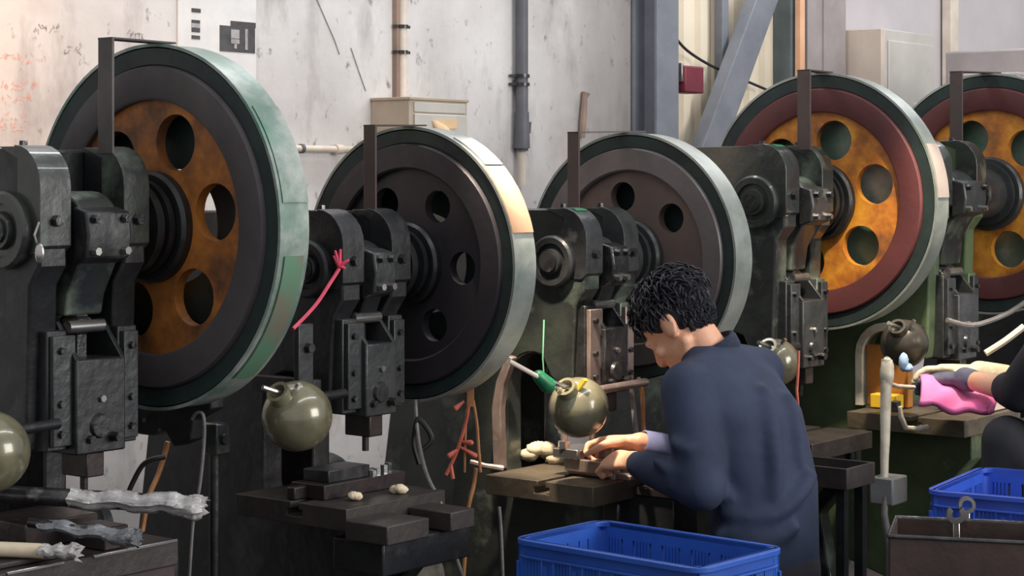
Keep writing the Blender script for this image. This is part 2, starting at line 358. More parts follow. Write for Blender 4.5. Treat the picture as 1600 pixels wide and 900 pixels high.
# paper notices
s0, z0 = on_wall(276, 122); s1, z1 = on_wall(398, -40)
t = wall_thing('paper_notice', 'white paper notice with dark printed pictures above nearest flywheel', 'notice', s0, .004, z0)
MB().box(0, s1 - s0, -.002, .003, 0, z1 - z0).build('sheet', 'paper', t)
def prnt(x0, y0, x1, y1, m='print_dark'):
    a = on_wall(x0, y1); b = on_wall(x1, y0); MB().box(a[0] - s0, b[0] - s0, -.0035, -.002, a[1] - z0, b[1] - z0).build('printed_block', m, t)
prnt(297, 14, 311, 19); prnt(297, 32, 310, 36); prnt(297, 36, 310, 44, 'print_grey'); prnt(297, 44, 310, 50); prnt(297, 56, 310, 61)
prnt(358, 36, 397, 41); prnt(341, 44, 396, 80); 
def prnt2(x0, y0, x1, y1, m):
    a = on_wall(x0, y1); b = on_wall(x1, y0); MB().box(a[0] - s0, b[0] - s0, -.005, -.0035, a[1] - z0, b[1] - z0).build('printed_detail', m, t)
prnt2(358, 47, 371, 60, 'print_grey'); prnt2(358, 62, 371, 68, 'print_grey'); prnt2(363, 68, 367, 76, 'print_grey'); prnt2(380, 46, 384, 78, 'print_grey')
# hand-written marks on the plaster, strokes of paint a hair proud of the wall
def scribble(name, px, py, n, w, h, m, seed, label):
    rn = random.Random(seed); mb = MB()
    for i in range(n):
        cx = px + i * w * 1.25
        for _ in range(rn.randint(4, 6)):
            x0, y0 = cx + rn.uniform(0, w), py + rn.uniform(0, h); ang = rn.choice((0, 0, math.pi / 2, math.pi / 2, 2.2, .9)) + rn.uniform(-.2, .2); l = rn.uniform(.3, .8) * w
            p = [(x0 + math.cos(ang) * l * k, y0 + math.sin(ang) * l * k) for k in (-.5, .5)]
            (a0, b0), (a1, b1) = on_wall(*p[0]), on_wall(*p[1])
            dv = Vector((a1 - a0, 0, b1 - b0)).normalized(); nv = Vector((-dv.z, 0, dv.x)) * rn.uniform(.0008, .0017)
            P = [Vector((a0, -.0012, b0)), Vector((a1, -.0012, b1))]
            mb.add([P[0] + nv, P[0] - nv, P[1] - nv * .6, P[1] + nv * .6], [(0, 1, 2, 3)])
    o = mb.build(name, m, wall_back); return o
scribble('grey_handwriting', 192, 48, 2, 15, 13, 'ink_grey', 3, '')
scribble('red_handwriting', 4, 84, 4, 14, 14, 'ink_red', 5, ''); scribble('red_handwriting', 0, 128, 4, 12, 12, 'ink_red', 6, '')
scribble('red_handwriting', 0, 148, 3, 14, 14, 'ink_red', 8, ''); scribble('red_handwriting', 2, 176, 3, 11, 12, 'ink_red', 9, ''); scribble('red_handwriting', 0, 192, 3, 12, 12, 'ink_red', 10, '')
scribble('grey_handwriting', 52, 40, 3, 12, 10, 'ink_grey', 12, ''); scribble('grey_handwriting', 100, 70, 2, 12, 14, 'ink_grey', 13, '')
# crack lines in the plaster
def crack(pts):
    mb = MB(); mb.tube([Vector((on_wall(*p)[0], -.001, on_wall(*p)[1])) for p in pts], .0022, 5); mb.build('plaster_crack', 'ink_grey', wall_back)
crack([(493, -5), (508, 30), (522, 62), (530, 85)]); crack([(548, 75), (558, 105), (571, 142)])
# stain trail left of the column is a rusty bracket strip
s, z = on_wall(905, 215); s2, z2 = on_wall(909, 145)
t = MB().tube([wall_pt(s, .012, z), wall_pt(s + .004, .014, z + .06), wall_pt(s2, .012, z2 - .02), wall_pt(s2 + .006, .016, z2)], [.013, .014, .011, .016], 8).build('pipe_stub', 'conduit_brown')
tag(t, 'short rusty brown pipe stub on plaster wall left of steel column', 'pipe')

# conduits and boxes on the plaster wall
def vpipe(name, px, y0, y1, r, m, label, clamps=(), cm='oily_steel'):
    s, zb = on_wall(px, y1, r + .005); _, zt = on_wall(px, y0, r + .005)
    t = wall_thing(name, label, 'pipe', s, r + .006, zb)
    MB().cyl((0, 0, 0), (0, 0, zt - zb), r, n=16).build('tube', m, t)
    for cy in clamps:
        z = on_wall(px, cy, r)[1] - zb
        MB().lathe([(-.006, r), (-.006, r + .005), (.006, r + .005), (.006, r)], (0, 0, z), 'z', 20).build('clamp', cm, t)
        MB().box(r * .7, r + .022, -.002, r, z - .005, z + .005).build('clamp_ear', cm, t)
        MB().box(-r - .022, -r * .7, -.002, r, z - .005, z + .005).build('clamp_ear', cm, t)
    return t
t = vpipe('white_conduit', 629, -60, 153, .014, 'conduit', 'white vertical conduit running down into tan wall box', (42, 82))
tag(t); s, z = on_wall(616, 153); MB().box(s - .010, s + .010, -.02, .0, z, z + 1.2).build('wooden_batten', 'conduit_brown', loc=wall_pt(0, 0, 0), rotz=TH)
tag(bpy.data.objects['wooden_batten'], 'brown batten strip beside white vertical conduit', 'batten')
t = vpipe('grey_drain_pipe', 815, -60, 236, .023, 'dark_pipe', 'dark grey vertical pipe on plaster wall with clamps', (119, 132))
z = on_wall(815, 236, .03)[1]
def dz_(py): return on_wall(815, py, .03)[1] - z
MB().cyl((0, 0, dz_(232)), (0, 0, dz_(175)), .030, .026).build('coupling', 'dark_pipe', t)
MB().prism([(.02, dz_(200)), (.05, dz_(190)), (.045, dz_(208)), (.02, dz_(206))], -.006, .006, 'y').build('torn_tab', 'dark_pipe', t)
MB().cyl((0, 0, dz_(290)), (0, 0, dz_(230)), .014).build('lower_tube', 'conduit', t)
s0, z0 = on_wall(462, 232, .02); s1, _ = on_wall(560, 232, .02)
t = wall_thing('horizontal_conduit', 'thin white horizontal conduit between two flywheels', 'pipe', s0, .02, z0)
MB().cyl((-.2, 0, 0), (s1 - s0, 0, 0), .011).build('tube', 'conduit', t)
MB().lathe([(0, .011), (0, .016), (.03, .016), (.03, .011)], ((s1 - s0) * .62, 0, 0), 'x', 16).build('coupling', 'conduit', t)
MB().lathe([(0, .011), (0, .015), (.012, .015), (.012, .011)], (.02, 0, 0), 'x', 16).build('clamp', 'dark_pipe', t)
# tan wall box
def pxout(px, py, out): return on_wall(px, py, out)
out = .17; s0, zt = pxout(640, 153, out); s1, _ = pxout(730, 153, out); zb = zt - .34
t = wall_thing('wall_switch_box', 'tan steel switch box with peeling tape on plaster wall', 'switch box', s0, 0, zb)
h = zt - zb; wd = s1 - s0
MB().box(0, wd, -out, 0, 0, h).build('case', 'box_tan', t, .004)
MB().box(-.004, wd + .004, -out - .005, 0, h - .006, h + .004).build('lid', 'box_tan', t, .002)
dr = MB().box(.02, wd - .012, -out - .008, -out, .02, h - .05).build('door', 'box_grey', t, .003)
MB().box(.02, wd - .012, -out - .004, -out, h - .045, h - .012).build('top_panel', 'box_grey', t, .002)
zz = h - .10
MB().add([(.11, -out - .009, zz), (.23, -out - .009, zz + .005), (.23, -out - .009, zz + .035), (.11, -out - .009, zz + .03), (.11, -out - .010, zz), (.23, -out - .010, zz + .005), (.23, -out - .010, zz + .035), (.11, -out - .010, zz + .03)],
         [(0, 1, 2, 3), (4, 7, 6, 5), (0, 4, 5, 1), (1, 5, 6, 2), (2, 6, 7, 3), (3, 7, 4, 0)]).build('tape', 'tape_tan', t)
pv = MB(); rows = []
for i in range(7):
    u = i / 6; rows.append([(.10 + .09 * u, -out - .01 - .03 * math.sin(u * 2.2), zz + .028 - .07 * u * u), (.125 + .06 * u, -out - .012 - .03 * math.sin(u * 2.2), zz - .03 - .03 * u)])
vs = [p for r_ in rows for p in r_]; pv.add(vs, [(2 * i, 2 * i + 1, 2 * i + 3, 2 * i + 2) for i in range(6)])
pp = pv.build('peeling_paper', 'tape_tan', t); so = pp.modifiers.new('thick', 'SOLIDIFY'); so.thickness = .0015
# right wall: big cabinet, grey machine top
out = .22; s0, zt = pxout(1322, 37, out); s1, _ = pxout(1460, 37, out); sm = pxout(1382, 37, out)[0]
t = wall_thing('wall_cabinet', 'large beige and grey steel cabinet on right wall above red flywheel', 'cabinet', sm, 0, zt - .75)
MB().box(0, s1 - sm, -out, 0, 0, .75).build('body', 'box_grey', t, .004)
MB().box(.03, s1 - sm - .03, -out - .008, -out, .04, .70).build('door', 'box_grey', t, .004)
MB().box(-.03, 0.0, -out, 0, 0, .75).build('side_panel', 'cream_dirty', t, .003)
MB().box((s1 - sm) * .55, (s1 - sm) * .9, -out - .012, -out - .008, .25, .42).build('notice_label', 'paper', t)
t = empty('grey_control_unit', at(1612, 122, 7.9), TH, 'grey machine control unit with orange cap behind far right flywheel', 'control unit')
MB().box(-.35, .6, -.22, .22, -.9, .10).build('housing', 'steel_mid', t, .01)
MB().box(-.48, -.35, -.15, .15, -.9, .0).build('side_housing', 'steel_mid', t, .01)
MB().box(-.22, -.10, -.20, -.10, .10, .122).build('beacon_cap', 'beacon', t, .005)
MB().box(-.08, .12, -.235, -.22, -.06, .075).build('blue_display', 'screen_blue', t, .003)

# ------------------------------------------------------------------ punch presses
# local frame of a press: x along the crankshaft toward the flywheel, -y toward the operator, z up, origin under the wheel's near face
def web_with_holes(mb, zc, x0, x1, r1, r2, hr, hR, a_first, n=6, seg=28, yc=0.0):
    half = math.pi / n
    for k in range(n):
        a = a_first + k * 2 * math.pi / n
        ca, sa = math.cos(a), math.sin(a)
        def W(u, v, x): return (x, yc + u * ca - v * sa, zc + u * sa + v * ca)      # u radial, v tangential
        angs = [2 * math.pi * j / seg for j in range(seg)]
        for (rr, sg) in ((r2, 1), (r2, -1), (r1, 1), (r1, -1)):
            angs.append(math.atan2(rr * math.sin(half) * sg, rr * math.cos(half) - hR) % (2 * math.pi))
        angs = sorted(angs)
        inner = []; outer = []
        for t in angs:
            dx, dy = math.cos(t), math.sin(t); inner.append((hR + hr * dx, hr * dy))
            lo, hi = hr, r2 * 2
            for _ in range(30):
                m = (lo + hi) / 2; u, v = hR + m * dx, m * dy; rad = math.hypot(u, v)
                if r1 < rad < r2 and abs(math.atan2(v, u)) < half: lo = m
                else: hi = m
            outer.append((hR + lo * dx, lo * dy))
        m = len(angs); vs = []
        for x in (x0, x1):
            vs += [W(u, v, x) for u, v in inner] + [W(u, v, x) for u, v in outer]
        fs = []
        for j in range(m):
            q = (j + 1) % m
            fs += [(j, q, m + q, m + j), (2 * m + j, 3 * m + j, 3 * m + q, 2 * m + q), (j, 2 * m + j, 2 * m + q, q)]
        mb.add(vs, fs)
def arc(cy, cz, r, a0, a1, n=6): return [(cy + r * math.cos(R(a0 + (a1 - a0) * i / n)), cz + r * math.sin(R(a0 + (a1 - a0) * i / n))) for i in range(n + 1)]

def press(root_xy, rot, label, big, zs, C, hole0=-70, patches=(), strap_x=-.12, strap_y=.07, guard_w=.09, bx=0.0, bed=None, ropen=.125, motor=True):
    """C: materials frame, cap, rim, edge, web, hub, guard, strap, slide"""
    k = 1.164 if big else 1.0
    RG = .39 if big else .335                       # guard radius
    up = zs - 1.29                                  # how far the crank sits above the small model's
    t = empty('punch_press', (root_xy[0], root_xy[1], 0), rot, label, 'punch press', 'punch presses standing in a row')
    XA, XB = ((-.365, -.295), (-.15, -.09)) if big else ((-.33, -.265), (-.16, -.10))
    XA = (XA[0] - bx, XA[1] - bx); XB = (XB[0] - bx * .8, XB[1] - bx * .8)
    bz, bx0, bx1, by0, by1 = bed
    top = zs + (.165 if big else .133)
    # C-shaped side plates with a deep throat
    def plate(front_top):
        P = [(.46, 0), (.64, 0), (.62, .55), (.56, .95), (.44, top - .05), (.41, top)]
        P += [(-.02, top)] + arc(-.02, top - .075, .075, 90, 180, 6)
        P += [(-.095, zs - .07), (-.065, zs - .11), (-.055, 1.0), (-.05, .955), (-.02, .95)]
        P += [(.02, .99)] + arc(.075, .96, .085, 110, 0, 7) + arc(.10, bz + .01, .06, 0, -90, 5) + [(-.18, bz - .05), (-.20, bz - .06), (-.20, bz - .14), (-.09, bz - .26), (-.13, .30), (-.22, 0), (-.06, 0), (.04, .26), (.24, .32), (.36, .26)]
        return P
    for (a, b) in (XA, XB):
        MB().prism(plate(0), a, b, 'x').build('frame_plate', C['frame'], t, .006)
        cap = [(.03, top + .004)] + [(-.02, top + .004)] + arc(-.02, top - .075, .082, 90, 180, 6) + [(-.102, zs - .03), (-.085, zs - .045), (-.03, zs - .045), (-.03, top - .02)]
        cp = MB().prism(cap, a - .004, b + .004, 'x').build('bearing_cap', C['cap'], t, .004)
        bolt(((a + b) / 2, -.104, zs + .02), (0, -1, 0), .012, .012, cp)
        bolt(((a + b) / 2, .0, top + .004), (0, 0, 1), .009, .012, cp)
    MB().box(XA[1], XB[0], .03, .40, 1.06, top - .004).build('back_web', C['frame'], t, .004)
    MB().box(XA[1], XB[0], -.18, .12, bz - .13, bz - .05).build('bed_web', C['frame'], t, .004)
    ym = by0 + .16                                  # bolster with a T-slot along x
    T_ = [(by1, bz - .05), (by1, bz), (ym + .012, bz), (ym + .012, bz - .016), (ym + .024, bz - .016), (ym + .024, bz - .032), (ym - .024, bz - .032), (ym - .024, bz - .016), (ym - .012, bz - .016), (ym - .012, bz), (by0, bz), (by0, bz - .05)]
    MB().prism(T_, bx0, bx1, 'x').build('bolster', C.get('bed', 'dirty_top'), t, .002)
    # shaft, end boss, crank, connecting rod
    L = XA[0]
    MB().lathe([(L - .035, .0), (L - .035, .026), (.12, .026), (.12, 0)], (0, 0, zs), 'x', 24, closed=False).build('crankshaft', 'oily_steel', t)
    br = .068 * k
    b = MB().lathe([(L, 0), (L, br), (L - .018, br), (L - .024, br - .006), (L - .024, br * .70), (L - .016, br * .66), (L - .016, br * .5), (L - .03, br * .46), (L - .03, br * .3), (L - .02, br * .26), (L - .02, 0)], (0, 0, zs), 'x', 40, closed=False).build('end_boss', C['cap'], t)
    xm0, xm1 = XA[1] + .012, XB[0] - .012; xm = (xm0 + xm1) / 2
    MB().lathe([(XA[1], 0), (XA[1], .062 * k), (xm0, .062 * k), (xm0, 0)], (0, -.015, zs), 'x', 24, closed=False).build('crank_web', 'oily_steel', t)
    MB().lathe([(xm1, 0), (xm1, .062 * k), (XB[0], .062 * k), (XB[0], 0)], (0, -.015, zs), 'x', 24, closed=False).build('crank_web', 'oily_steel', t)
    cy, cz = -.03, zs - .012; rr = .078 * k
    zj = 1.175 + up * .25                           # ball joint height
    rod = arc(cy, cz, rr, -35, 215, 18) + [(cy - .036, cz - rr - .03), (cy - .026, zj + .02), (cy + .026, zj + .02), (cy + .036, cz - rr - .03)]
    rd = MB().prism(rod, xm0 + .012, xm1 - .012, 'x').build('connecting_rod', C['cap'], t, .005)
    lug = MB().prism([(cy - rr - .012, cz + .05), (cy - rr + .03, cz + .06), (cy - rr + .03, cz - .06), (cy - rr - .012, cz - .045), (cy - rr - .02, cz)], xm0 + .004, xm1 - .004, 'x').build('rod_cap', C['slide'], rd, .005)
    for q in (xm0 + .022, xm1 - .022):
        for zz in (cz + .035, cz - .03): bolt((q, cy - rr - .014, zz), (0, -1, 0), .009, .016, rd, 'bright_steel' if zz < cz else 'oily_steel')
    MB().lathe([(zj - .075, .0), (zj - .075, .024), (zj - .02, .024), (zj - .015, .034), (zj + .012, .034), (zj + .018, .026), (zj + .03, .026), (zj + .03, 0)], (xm, cy, 0), 'z', 6 if big else 18, closed=False).build('adjusting_screw', 'oily_steel', t)
    MB().cyl((xm - .05, cy - .036, zj - .002), (xm + .04, cy - .036, zj - .002), .013).build('lock_bolt', 'bright_steel', t)
    # slide in its gibs
    f = -.112; zb, zt_ = .945, 1.115 + up * .2
    sx0, sx1 = xm - (.064 if big else .053), xm + (.064 if big else .053)
    sl = MB().box(sx0, sx1, f, .0, zb, zt_).build('slide', C['slide'], t, .004)
    for q in (sx0, sx1 - .012):
        MB().prism([(f, zt_ - .002), (f + .065, zt_ + .075), (0, zt_ + .075), (0, zt_ - .002)], q, q + .012, 'x').build('slide_cheek', C['slide'], sl, .002)
    MB().lathe([(f - .008, 0), (f - .008, .022), (f, .026), (f, 0)], (xm - .005, 0, zb + .055), 'y', 20, closed=False).build('clamp_plate', 'oily_steel', sl)
    bolt((xm + .03, f, zb + .03), (0, -1, 0), .011, .022, sl); bolt((xm - .03, f, zb + .03), (0, -1, 0), .009, .012, sl); bolt((xm, f, zb + .11), (0, -1, 0), .008, .008, sl, 'bright_steel')
    MB().box(xm - .028, xm + .018, f + .012, -.02, zb - .05, zb).build('tool_shank', 'tool_steel_dark', sl, .003)
    MB().cyl((xm - .012, f + .04, zb - .085), (xm - .012, f + .04, zb - .045), .008).build('punch', 'tool_steel_dark', sl)
    for s, q in ((-1, sx0), (1, sx1)):
        a, b_ = (q - .052, q - .002) if s < 0 else (q + .002, q + .052)
        g = MB().box(a, b_, -.085, -.03, .955, zt_ + .06).build('gib', C['slide'] if s < 0 else C['frame'], t, .003)
        gp = MB().box(a + .006, b_ - (.006 if s > 0 else -.012), -.098, -.085, .965, zt_ + .05).build('gib_plate', C.get('gibp', 'cast_worn'), g, .002)
        for zz in (.99, 1.05, zt_ + .02): bolt(((a + b_) / 2, -.098, zz), (0, -1, 0), .008, .009, g)
    # clutch collars between plate and wheel
    MB().lathe([(XB[1], 0), (XB[1], .062 * k), (XB[1] + .03, .062 * k), (XB[1] + .03, .085 * k), (XB[1] + .05, .085 * k), (XB[1] + .05, .07 * k), (-.03, .07 * k), (-.03, .088 * k), (-.015, .088 * k), (-.015, .05), (.03, .05), (.03, 0)], (0, 0, zs), 'x', 48, closed=False).build('clutch_collar', C['hub'], t)
    MB().prism([(-.05, zs + .10 * k), (-.02, zs + .125 * k), (.03, zs + .10 * k), (.03, zs + .06 * k), (-.05, zs + .06 * k)], XB[1] + .012, XB[1] + .035, 'x').build('clutch_lever', 'cast_worn', t, .003)
    # flywheel
    rf = RG - .006; x0, x1 = .004, guard_w - .016
    wheel = MB().lathe([(x0, rf * .715), (x0 - .004, rf * .73), (x0 - .004, rf * .895), (x0, rf * .905), (x0 + .016, rf * .912), (x0 + .016, rf), (x1, rf), (x1, rf * .715)], (0, 0, zs), 'x', 96).build('flywheel_rim', C['rim'], t)
    MB().lathe([(x0 + .006, rf * .914), (x0 + .002, rf + .002), (x0 + .02, rf + .002), (x0 + .02, rf * .914)], (0, 0, zs), 'x', 96).build('rim_edge', C['edge'], wheel)
    wbm = MB(); web_with_holes(wbm, zs, x0 + .014, x0 + .040, .05, rf * .725, .061 if big else .040, .193 if big else .168, R(180 + hole0) * 1, 6)
    wbo = wbm.build('flywheel_web', C['web'], wheel)
    MB().lathe([(x0 - .03, 0), (x0 - .03, .07 * k), (x0 - .012, .075 * k), (x0 - .012, .098 * k), (x0 - .004, .104 * k), (x0 + .016, .104 * k), (x0 + .016, 0)], (0, 0, zs), 'x', 48, closed=False).build('flywheel_hub', C['hub'], wheel)
    # sheet guard band round the wheel, its strap
    gd = MB().lathe([(.006, RG), (.006, RG + .0035), (guard_w, RG + .0035), (guard_w, RG)], (0, 0, zs), 'x', 96).build('wheel_guard', C['guard'], t)
    MB().lathe([(.004, RG - .001), (.004, RG + .006), (.012, RG + .006), (.012, RG - .001)], (0, 0, zs), 'x', 96).build('guard_edge', C['guard'], gd)
    MB().lathe([(guard_w - .004, ropen), (guard_w - .004, RG), (guard_w, RG), (guard_w, ropen)], (0, 0, zs), 'x', 64).build('guard_back_plate', C.get('gback', 'rim_edge_green'), gd)
    for (p0, p1, xx0, xx1, m) in patches:           # angles up from the operator side
        MB().lathe([(xx0, RG + .004), (xx0, RG + .0075), (xx1, RG + .0075), (xx1, RG + .004)], (0, 0, zs), ((Vector((1, 0, 0)), Vector((0, -1, 0)), Vector((0, 0, 1)))), 20, R(p0), R(p1)).build('guard_patch', m, gd)
    zt2 = zs + RG + .006; sw = .019 * k
    st = MB().box(strap_x - .004, strap_x + .003, strap_y - sw, strap_y + sw, top - .01, zt2).build('guard_strap', C['strap'], t, .0015)
    ya = math.sqrt(max(0, RG ** 2 - (strap_y - .0) ** 2))
    MB().add([(strap_x - .004, strap_y - sw, zt2 - .004), (strap_x - .004, strap_y + sw, zt2 - .004), (strap_x - .004, strap_y + sw, zt2), (strap_x - .004, strap_y - sw, zt2),
              (.06, -sw, zt2 + .001), (.06, sw, zt2 + .001), (.06, sw, zt2 + .005), (.06, -sw, zt2 + .005)],
             [(0, 1, 2, 3), (7, 6, 5, 4), (0, 4, 5, 1), (1, 5, 6, 2), (2, 6, 7, 3), (3, 7, 4, 0)]).build('strap_arm', C['strap'], st)
    # motor and bracket behind, under the wheel
    if motor:
        mo = MB().lathe([(-.12, 0), (-.12, .075), (-.10, .088), (.10, .088), (.12, .08), (.12, 0)], (-.02, .34, .70), 'x', 28, closed=False).build('motor', C['frame'], t)
        MB().box(-.10, .06, .27, .42, .50, .63).build('motor_foot', C['frame'], mo, .004)
        MB().lathe([(.12, 0), (.12, .05), (.17, .05), (.17, 0)], (-.02, .34, .70), 'x', 24, closed=False).build('motor_pulley', 'cast_worn', mo)
    # legs tie bars
    MB().box(XA[0] - .02, XB[1] + .02, -.20, -.10, .05, .12).build('foot_bar', C['frame'], t, .004)
    MB().box(XA[0] - .02, XB[1] + .02, .42, .54, .05, .12).build('foot_bar', C['frame'], t, .004)
    return t, dict(xm=xm, XA=XA, XB=XB, top=top, zj=zj)
RT = {1: (-.785, 4.143), 2: (-.264, 4.748), 3: (.316, 5.238), 4: (.94, 5.91), 5: (1.56, 6.30)}
base = dict(frame='cast_black', cap='cast_black', rim='rim_black', edge='rim_edge_green', web='rim_black', hub='cast_black', guard='guard_grey', strap='strap_brown', slide='cast_worn')
P1, I1 = press(RT[1], TH, 'nearest punch press with orange rusty six-hole flywheel and green guard', True, 1.397,
    {**base, 'cap': 'cast_dgreen', 'rim': 'rim_dark', 'web': 'web_rust', 'guard': 'guard_green', 'strap': 'strap_dark', 'slide': 'cast_black'}, -70, [(-52, -8, .02, .075, 'guard_patch'), (8, 40, .014, .088, 'guard_green')], strap_x=-.17, strap_y=-.065, bed=(.785, -1.0, -.185, -.30, .12))
P2, I2 = press(RT[2], TH, 'black punch press with plain black flywheel and cardboard patch on guard', False, 1.29,
    {**base}, -58, [(14, 45, .006, .088, 'cardboard'), (46, 66, .02, .088, 'guard_grey')], strap_x=-.15, strap_y=-.02, bed=(.77, -.46, -.12, -.23, .12))
P3, I3 = press(RT[3], TH, 'punch press with warm grey flywheel where the man in navy works', False, 1.287,
    {**base, 'cap': 'cast_worn', 'rim': 'rim_grey', 'web': 'web_brown', 'frame': 'cast_dgreen', 'slide': 'oily_steel', 'gibp': 'tool_steel', 'hub': 'cast_worn', 'bed': 'warm_top'}, -40, [], strap_x=-.14, strap_y=.08, bed=(.74, -.47, -.12, -.22, .12), ropen=.1)
P4, I4 = press(RT[4], TH, 'punch press with dark red flywheel rim and yellow six-hole web', True, 1.432,
    {**base, 'cap': 'cast_dgreen', 'frame': 'cast_dgreen', 'rim': 'rim_red', 'web': 'web_yellow', 'slide': 'cast_worn', 'gback': 'guard_green'}, -76, [(2, 26, .014, .086, 'pink_worn')], strap_x=-.17, strap_y=-.05, bed=(.76, -.50, -.14, -.26, .12), ropen=.06, motor=False)
P5, I5 = press(RT[5], TH, 'far right punch press with red rim and yellow web, cut by frame', True, 1.452,
    {**base, 'cap': 'cast_dgreen', 'frame': 'cast_green', 'rim': 'rim_red', 'web': 'web_yellow', 'slide': 'cast_worn', 'hub': 'cast_worn', 'bed': 'warm_top', 'gback': 'guard_green'}, -50, [], strap_x=-.17, strap_y=.03, bx=.19, bed=(.80, -.74, -.34, -.26, .12))

P6, I6 = press((2.16, 6.85), TH, 'dark punch press mostly hidden behind the far right flywheel', True, 1.43,
    {**base, 'slide': 'cast_black'}, -60, [], strap_x=-.17, strap_y=.03, bed=(.78, -.50, -.14, -.26, .12))

for P_, I_, zt_, xs, m_ in ((P3, I3, I3['top'], I3['XA'], 'green_tape'), (P4, I4, I4['top'], I4['XA'], 'green_tape')):
    zz_ = zt_ - .075; o_ = arc(-.02, zz_, .0845, 62, 118, 8); i_ = arc(-.02, zz_, .0815, 118, 62, 8)
    MB().prism([(p_, min(q_, zt_ + .0052)) for p_, q_ in o_] + i_, xs[0] + .012, xs[1] - .006, 'x').build('paint_patch', m_, P_)

def rel(T, x, y, z): return Vector((T[0], T[1], 0)) + EX * x + EY * y + EZ * z
# ------------------------------------------------------------------ ball weights
def ball(T, label, m='ball_olive', loc=(-.53, -.16, .965), r=.078, rod=True, group='ball weights hanging in front of the presses'):
    c = rel(T, *loc); t = empty('ball_weight', c, TH, label, 'ball weight', group)
    b = MB().ell((0, 0, 0), (r, r, r), 40, 24).build('ball', m, t)
    d = Vector((-.728, -.10, .62)).normalized()
    ax = (d, d.orthogonal().normalized(), d.cross(d.orthogonal().normalized()))
    MB().lathe([(r * .82, 0), (r * .82, .029), (r * 1.16, .025), (r * 1.22, .026), (r * 1.22, .018), (r * 1.02, .016), (r * 1.02, 0)], (0, 0, 0), ax, 24, closed=False).build('neck', m, t)
    MB().box(-.006, .006, -.004, .004, -.022, .022, Matrix.Translation(d * r * .98 + Vector((.012, -.03, .012))) @ Matrix.Rotation(.7, 4, 'X')).build('pin', 'yellow' if rod else 'bright_steel', t)
    MB().cyl(d * r * 1.2 + Vector((-.035, .01, .012)), d * r * 1.2 + Vector((.01, .0, -.004)), .006, n=10).build('set_screw', 'bright_steel', t)
    MB().cyl((0, .02, .03), (.36 if rod else .20, .045, .03), .011, n=12).build('lever_rod', 'tool_steel' if rod else 'cast_black', t)
    return t
ball(RT[1], 'olive ball weight cut off by left edge of photo', rod=False, loc=(-.535, -.16, .985))
ball(RT[2], 'glossy olive ball weight in front of black press', rod=False, loc=(-.53, -.147, .977))
ball(RT[3], 'olive ball weight above the die where the man works', loc=(-.475, -.18, .935), r=.075)
ball(RT[4], 'olive ball weight just behind the back of man in navy', rod=False, loc=(-.525, -.16, .985), r=.066)
ball(RT[5], 'dark dull ball weight above far die with pink cloth', 'ball_dark', rod=False, loc=(-.80, -.10, 1.02), r=.07)
def on_x(T, x, px, py):                      # (y, z) on a press's plane x = const seen at a pixel
    r = Vector(((px - 800) / FPX, 1, -(py - HOR) / FPX)); o = Vector((T[0], T[1], 0)) + EX * x
    t = o.dot(EX) / Vector((r.x, r.y, 0)).dot(EX); p = r * t - Vector((T[0], T[1], 0)); return (p.dot(EY), CAMZ + r.z * t)
bk = MB().prism([on_x(RT[1], .10, *p) for p in ((180, 590), (330, 590), (330, 640), (302, 655), (298, 688), (272, 698), (258, 674), (238, 681), (214, 678), (197, 662), (188, 640))], .098, .14, 'x').build('brake_bracket', 'cast_black', P1, .004)
for p in ((228, 656), (252, 672)): bolt((.098, *on_x(RT[1], .098, *p)), (-1, 0, 0), .006, .006, bk, 'bright_steel')
def at_z(px, py, z):                         # point on a horizontal level seen at a photograph pixel
    Y = FPX * (CAMZ - z) / (py - HOR); return Vector(((px - 800) / FPX * Y, Y, z))
def loc_of(T, p): q = Vector(p) - Vector((T[0], T[1], 0)); return Vector((q.dot(EX), q.dot(EY), q.z))

# ------------------------------------------------------------------ nearest press: bed front, bars in film
MB().box(-1.0, -.19, -.296, -.26, .42, .735).build('bed_front_panel', 'cabinet_brown', P1, .003)
MB().box(-.60, -.47, -.304, -.298, .781, .787).build('bright_edge_strip', 'bright_steel', P1, .001)  # broken line of thin bright strips along the bed's top front edge
MB().box(-.40, -.19, -.304, -.298, .781, .787).build('bright_edge_strip', 'bright_steel', P1, .001)
MB().box(-.215, -.19, -.28, .10, .30, .735).build('bed_end_panel', 'cast_black', P1, .003)
def film_bar(name, a, b, r0, r1, m, label, cat, seed, flare=1.6, n=60, groupn=None):
    rn = random.Random(seed); a = Vector(a); b = Vector(b); d = (b - a).normalized(); u = EZ - d * d.z; u.normalize(); v = d.cross(u)
    mb = MB(); seg = 22; vs = []; fs = []
    ph = [rn.uniform(-.16, .16) for _ in range(seg)]; ph2 = [rn.uniform(-.2, .2) for _ in range(seg)]
    for i in range(n + 1):
        t = i / n; p = a.lerp(b, t) + u * .003 * math.sin(t * 17 + seed) ; r = r0 + (r1 - r0) * t; w = max(0, (t - .70) / .30)
        r *= 1 + (flare - 1) * math.sin(w * 1.9) + .06 * math.sin(t * 40 + seed) * (1 + w)
        for k in range(seg):
            an = 2 * math.pi * k / seg; q = r * (1 + ph[k] * (1 - w) + ph2[k] * w + rn.uniform(-.035, .035) * (1 + 1.4 * w))
            vs.append(p + v * math.cos(an) * q * 1.25 + u * math.sin(an) * q * .8 + d * rn.uniform(-.003, .003) * (1 + 2 * (i == n)))
    for i in range(n):
        for k in range(seg): fs.append((i * seg + k, i * seg + (k + 1) % seg, (i + 1) * seg + (k + 1) % seg, (i + 1) * seg + k))
    fs += [tuple(range(seg - 1, -1, -1)), tuple(range(n * seg, (n + 1) * seg))]
    mb.add(vs, fs); return tag(mb.build(name, m, angle=50), label, cat, groupn)
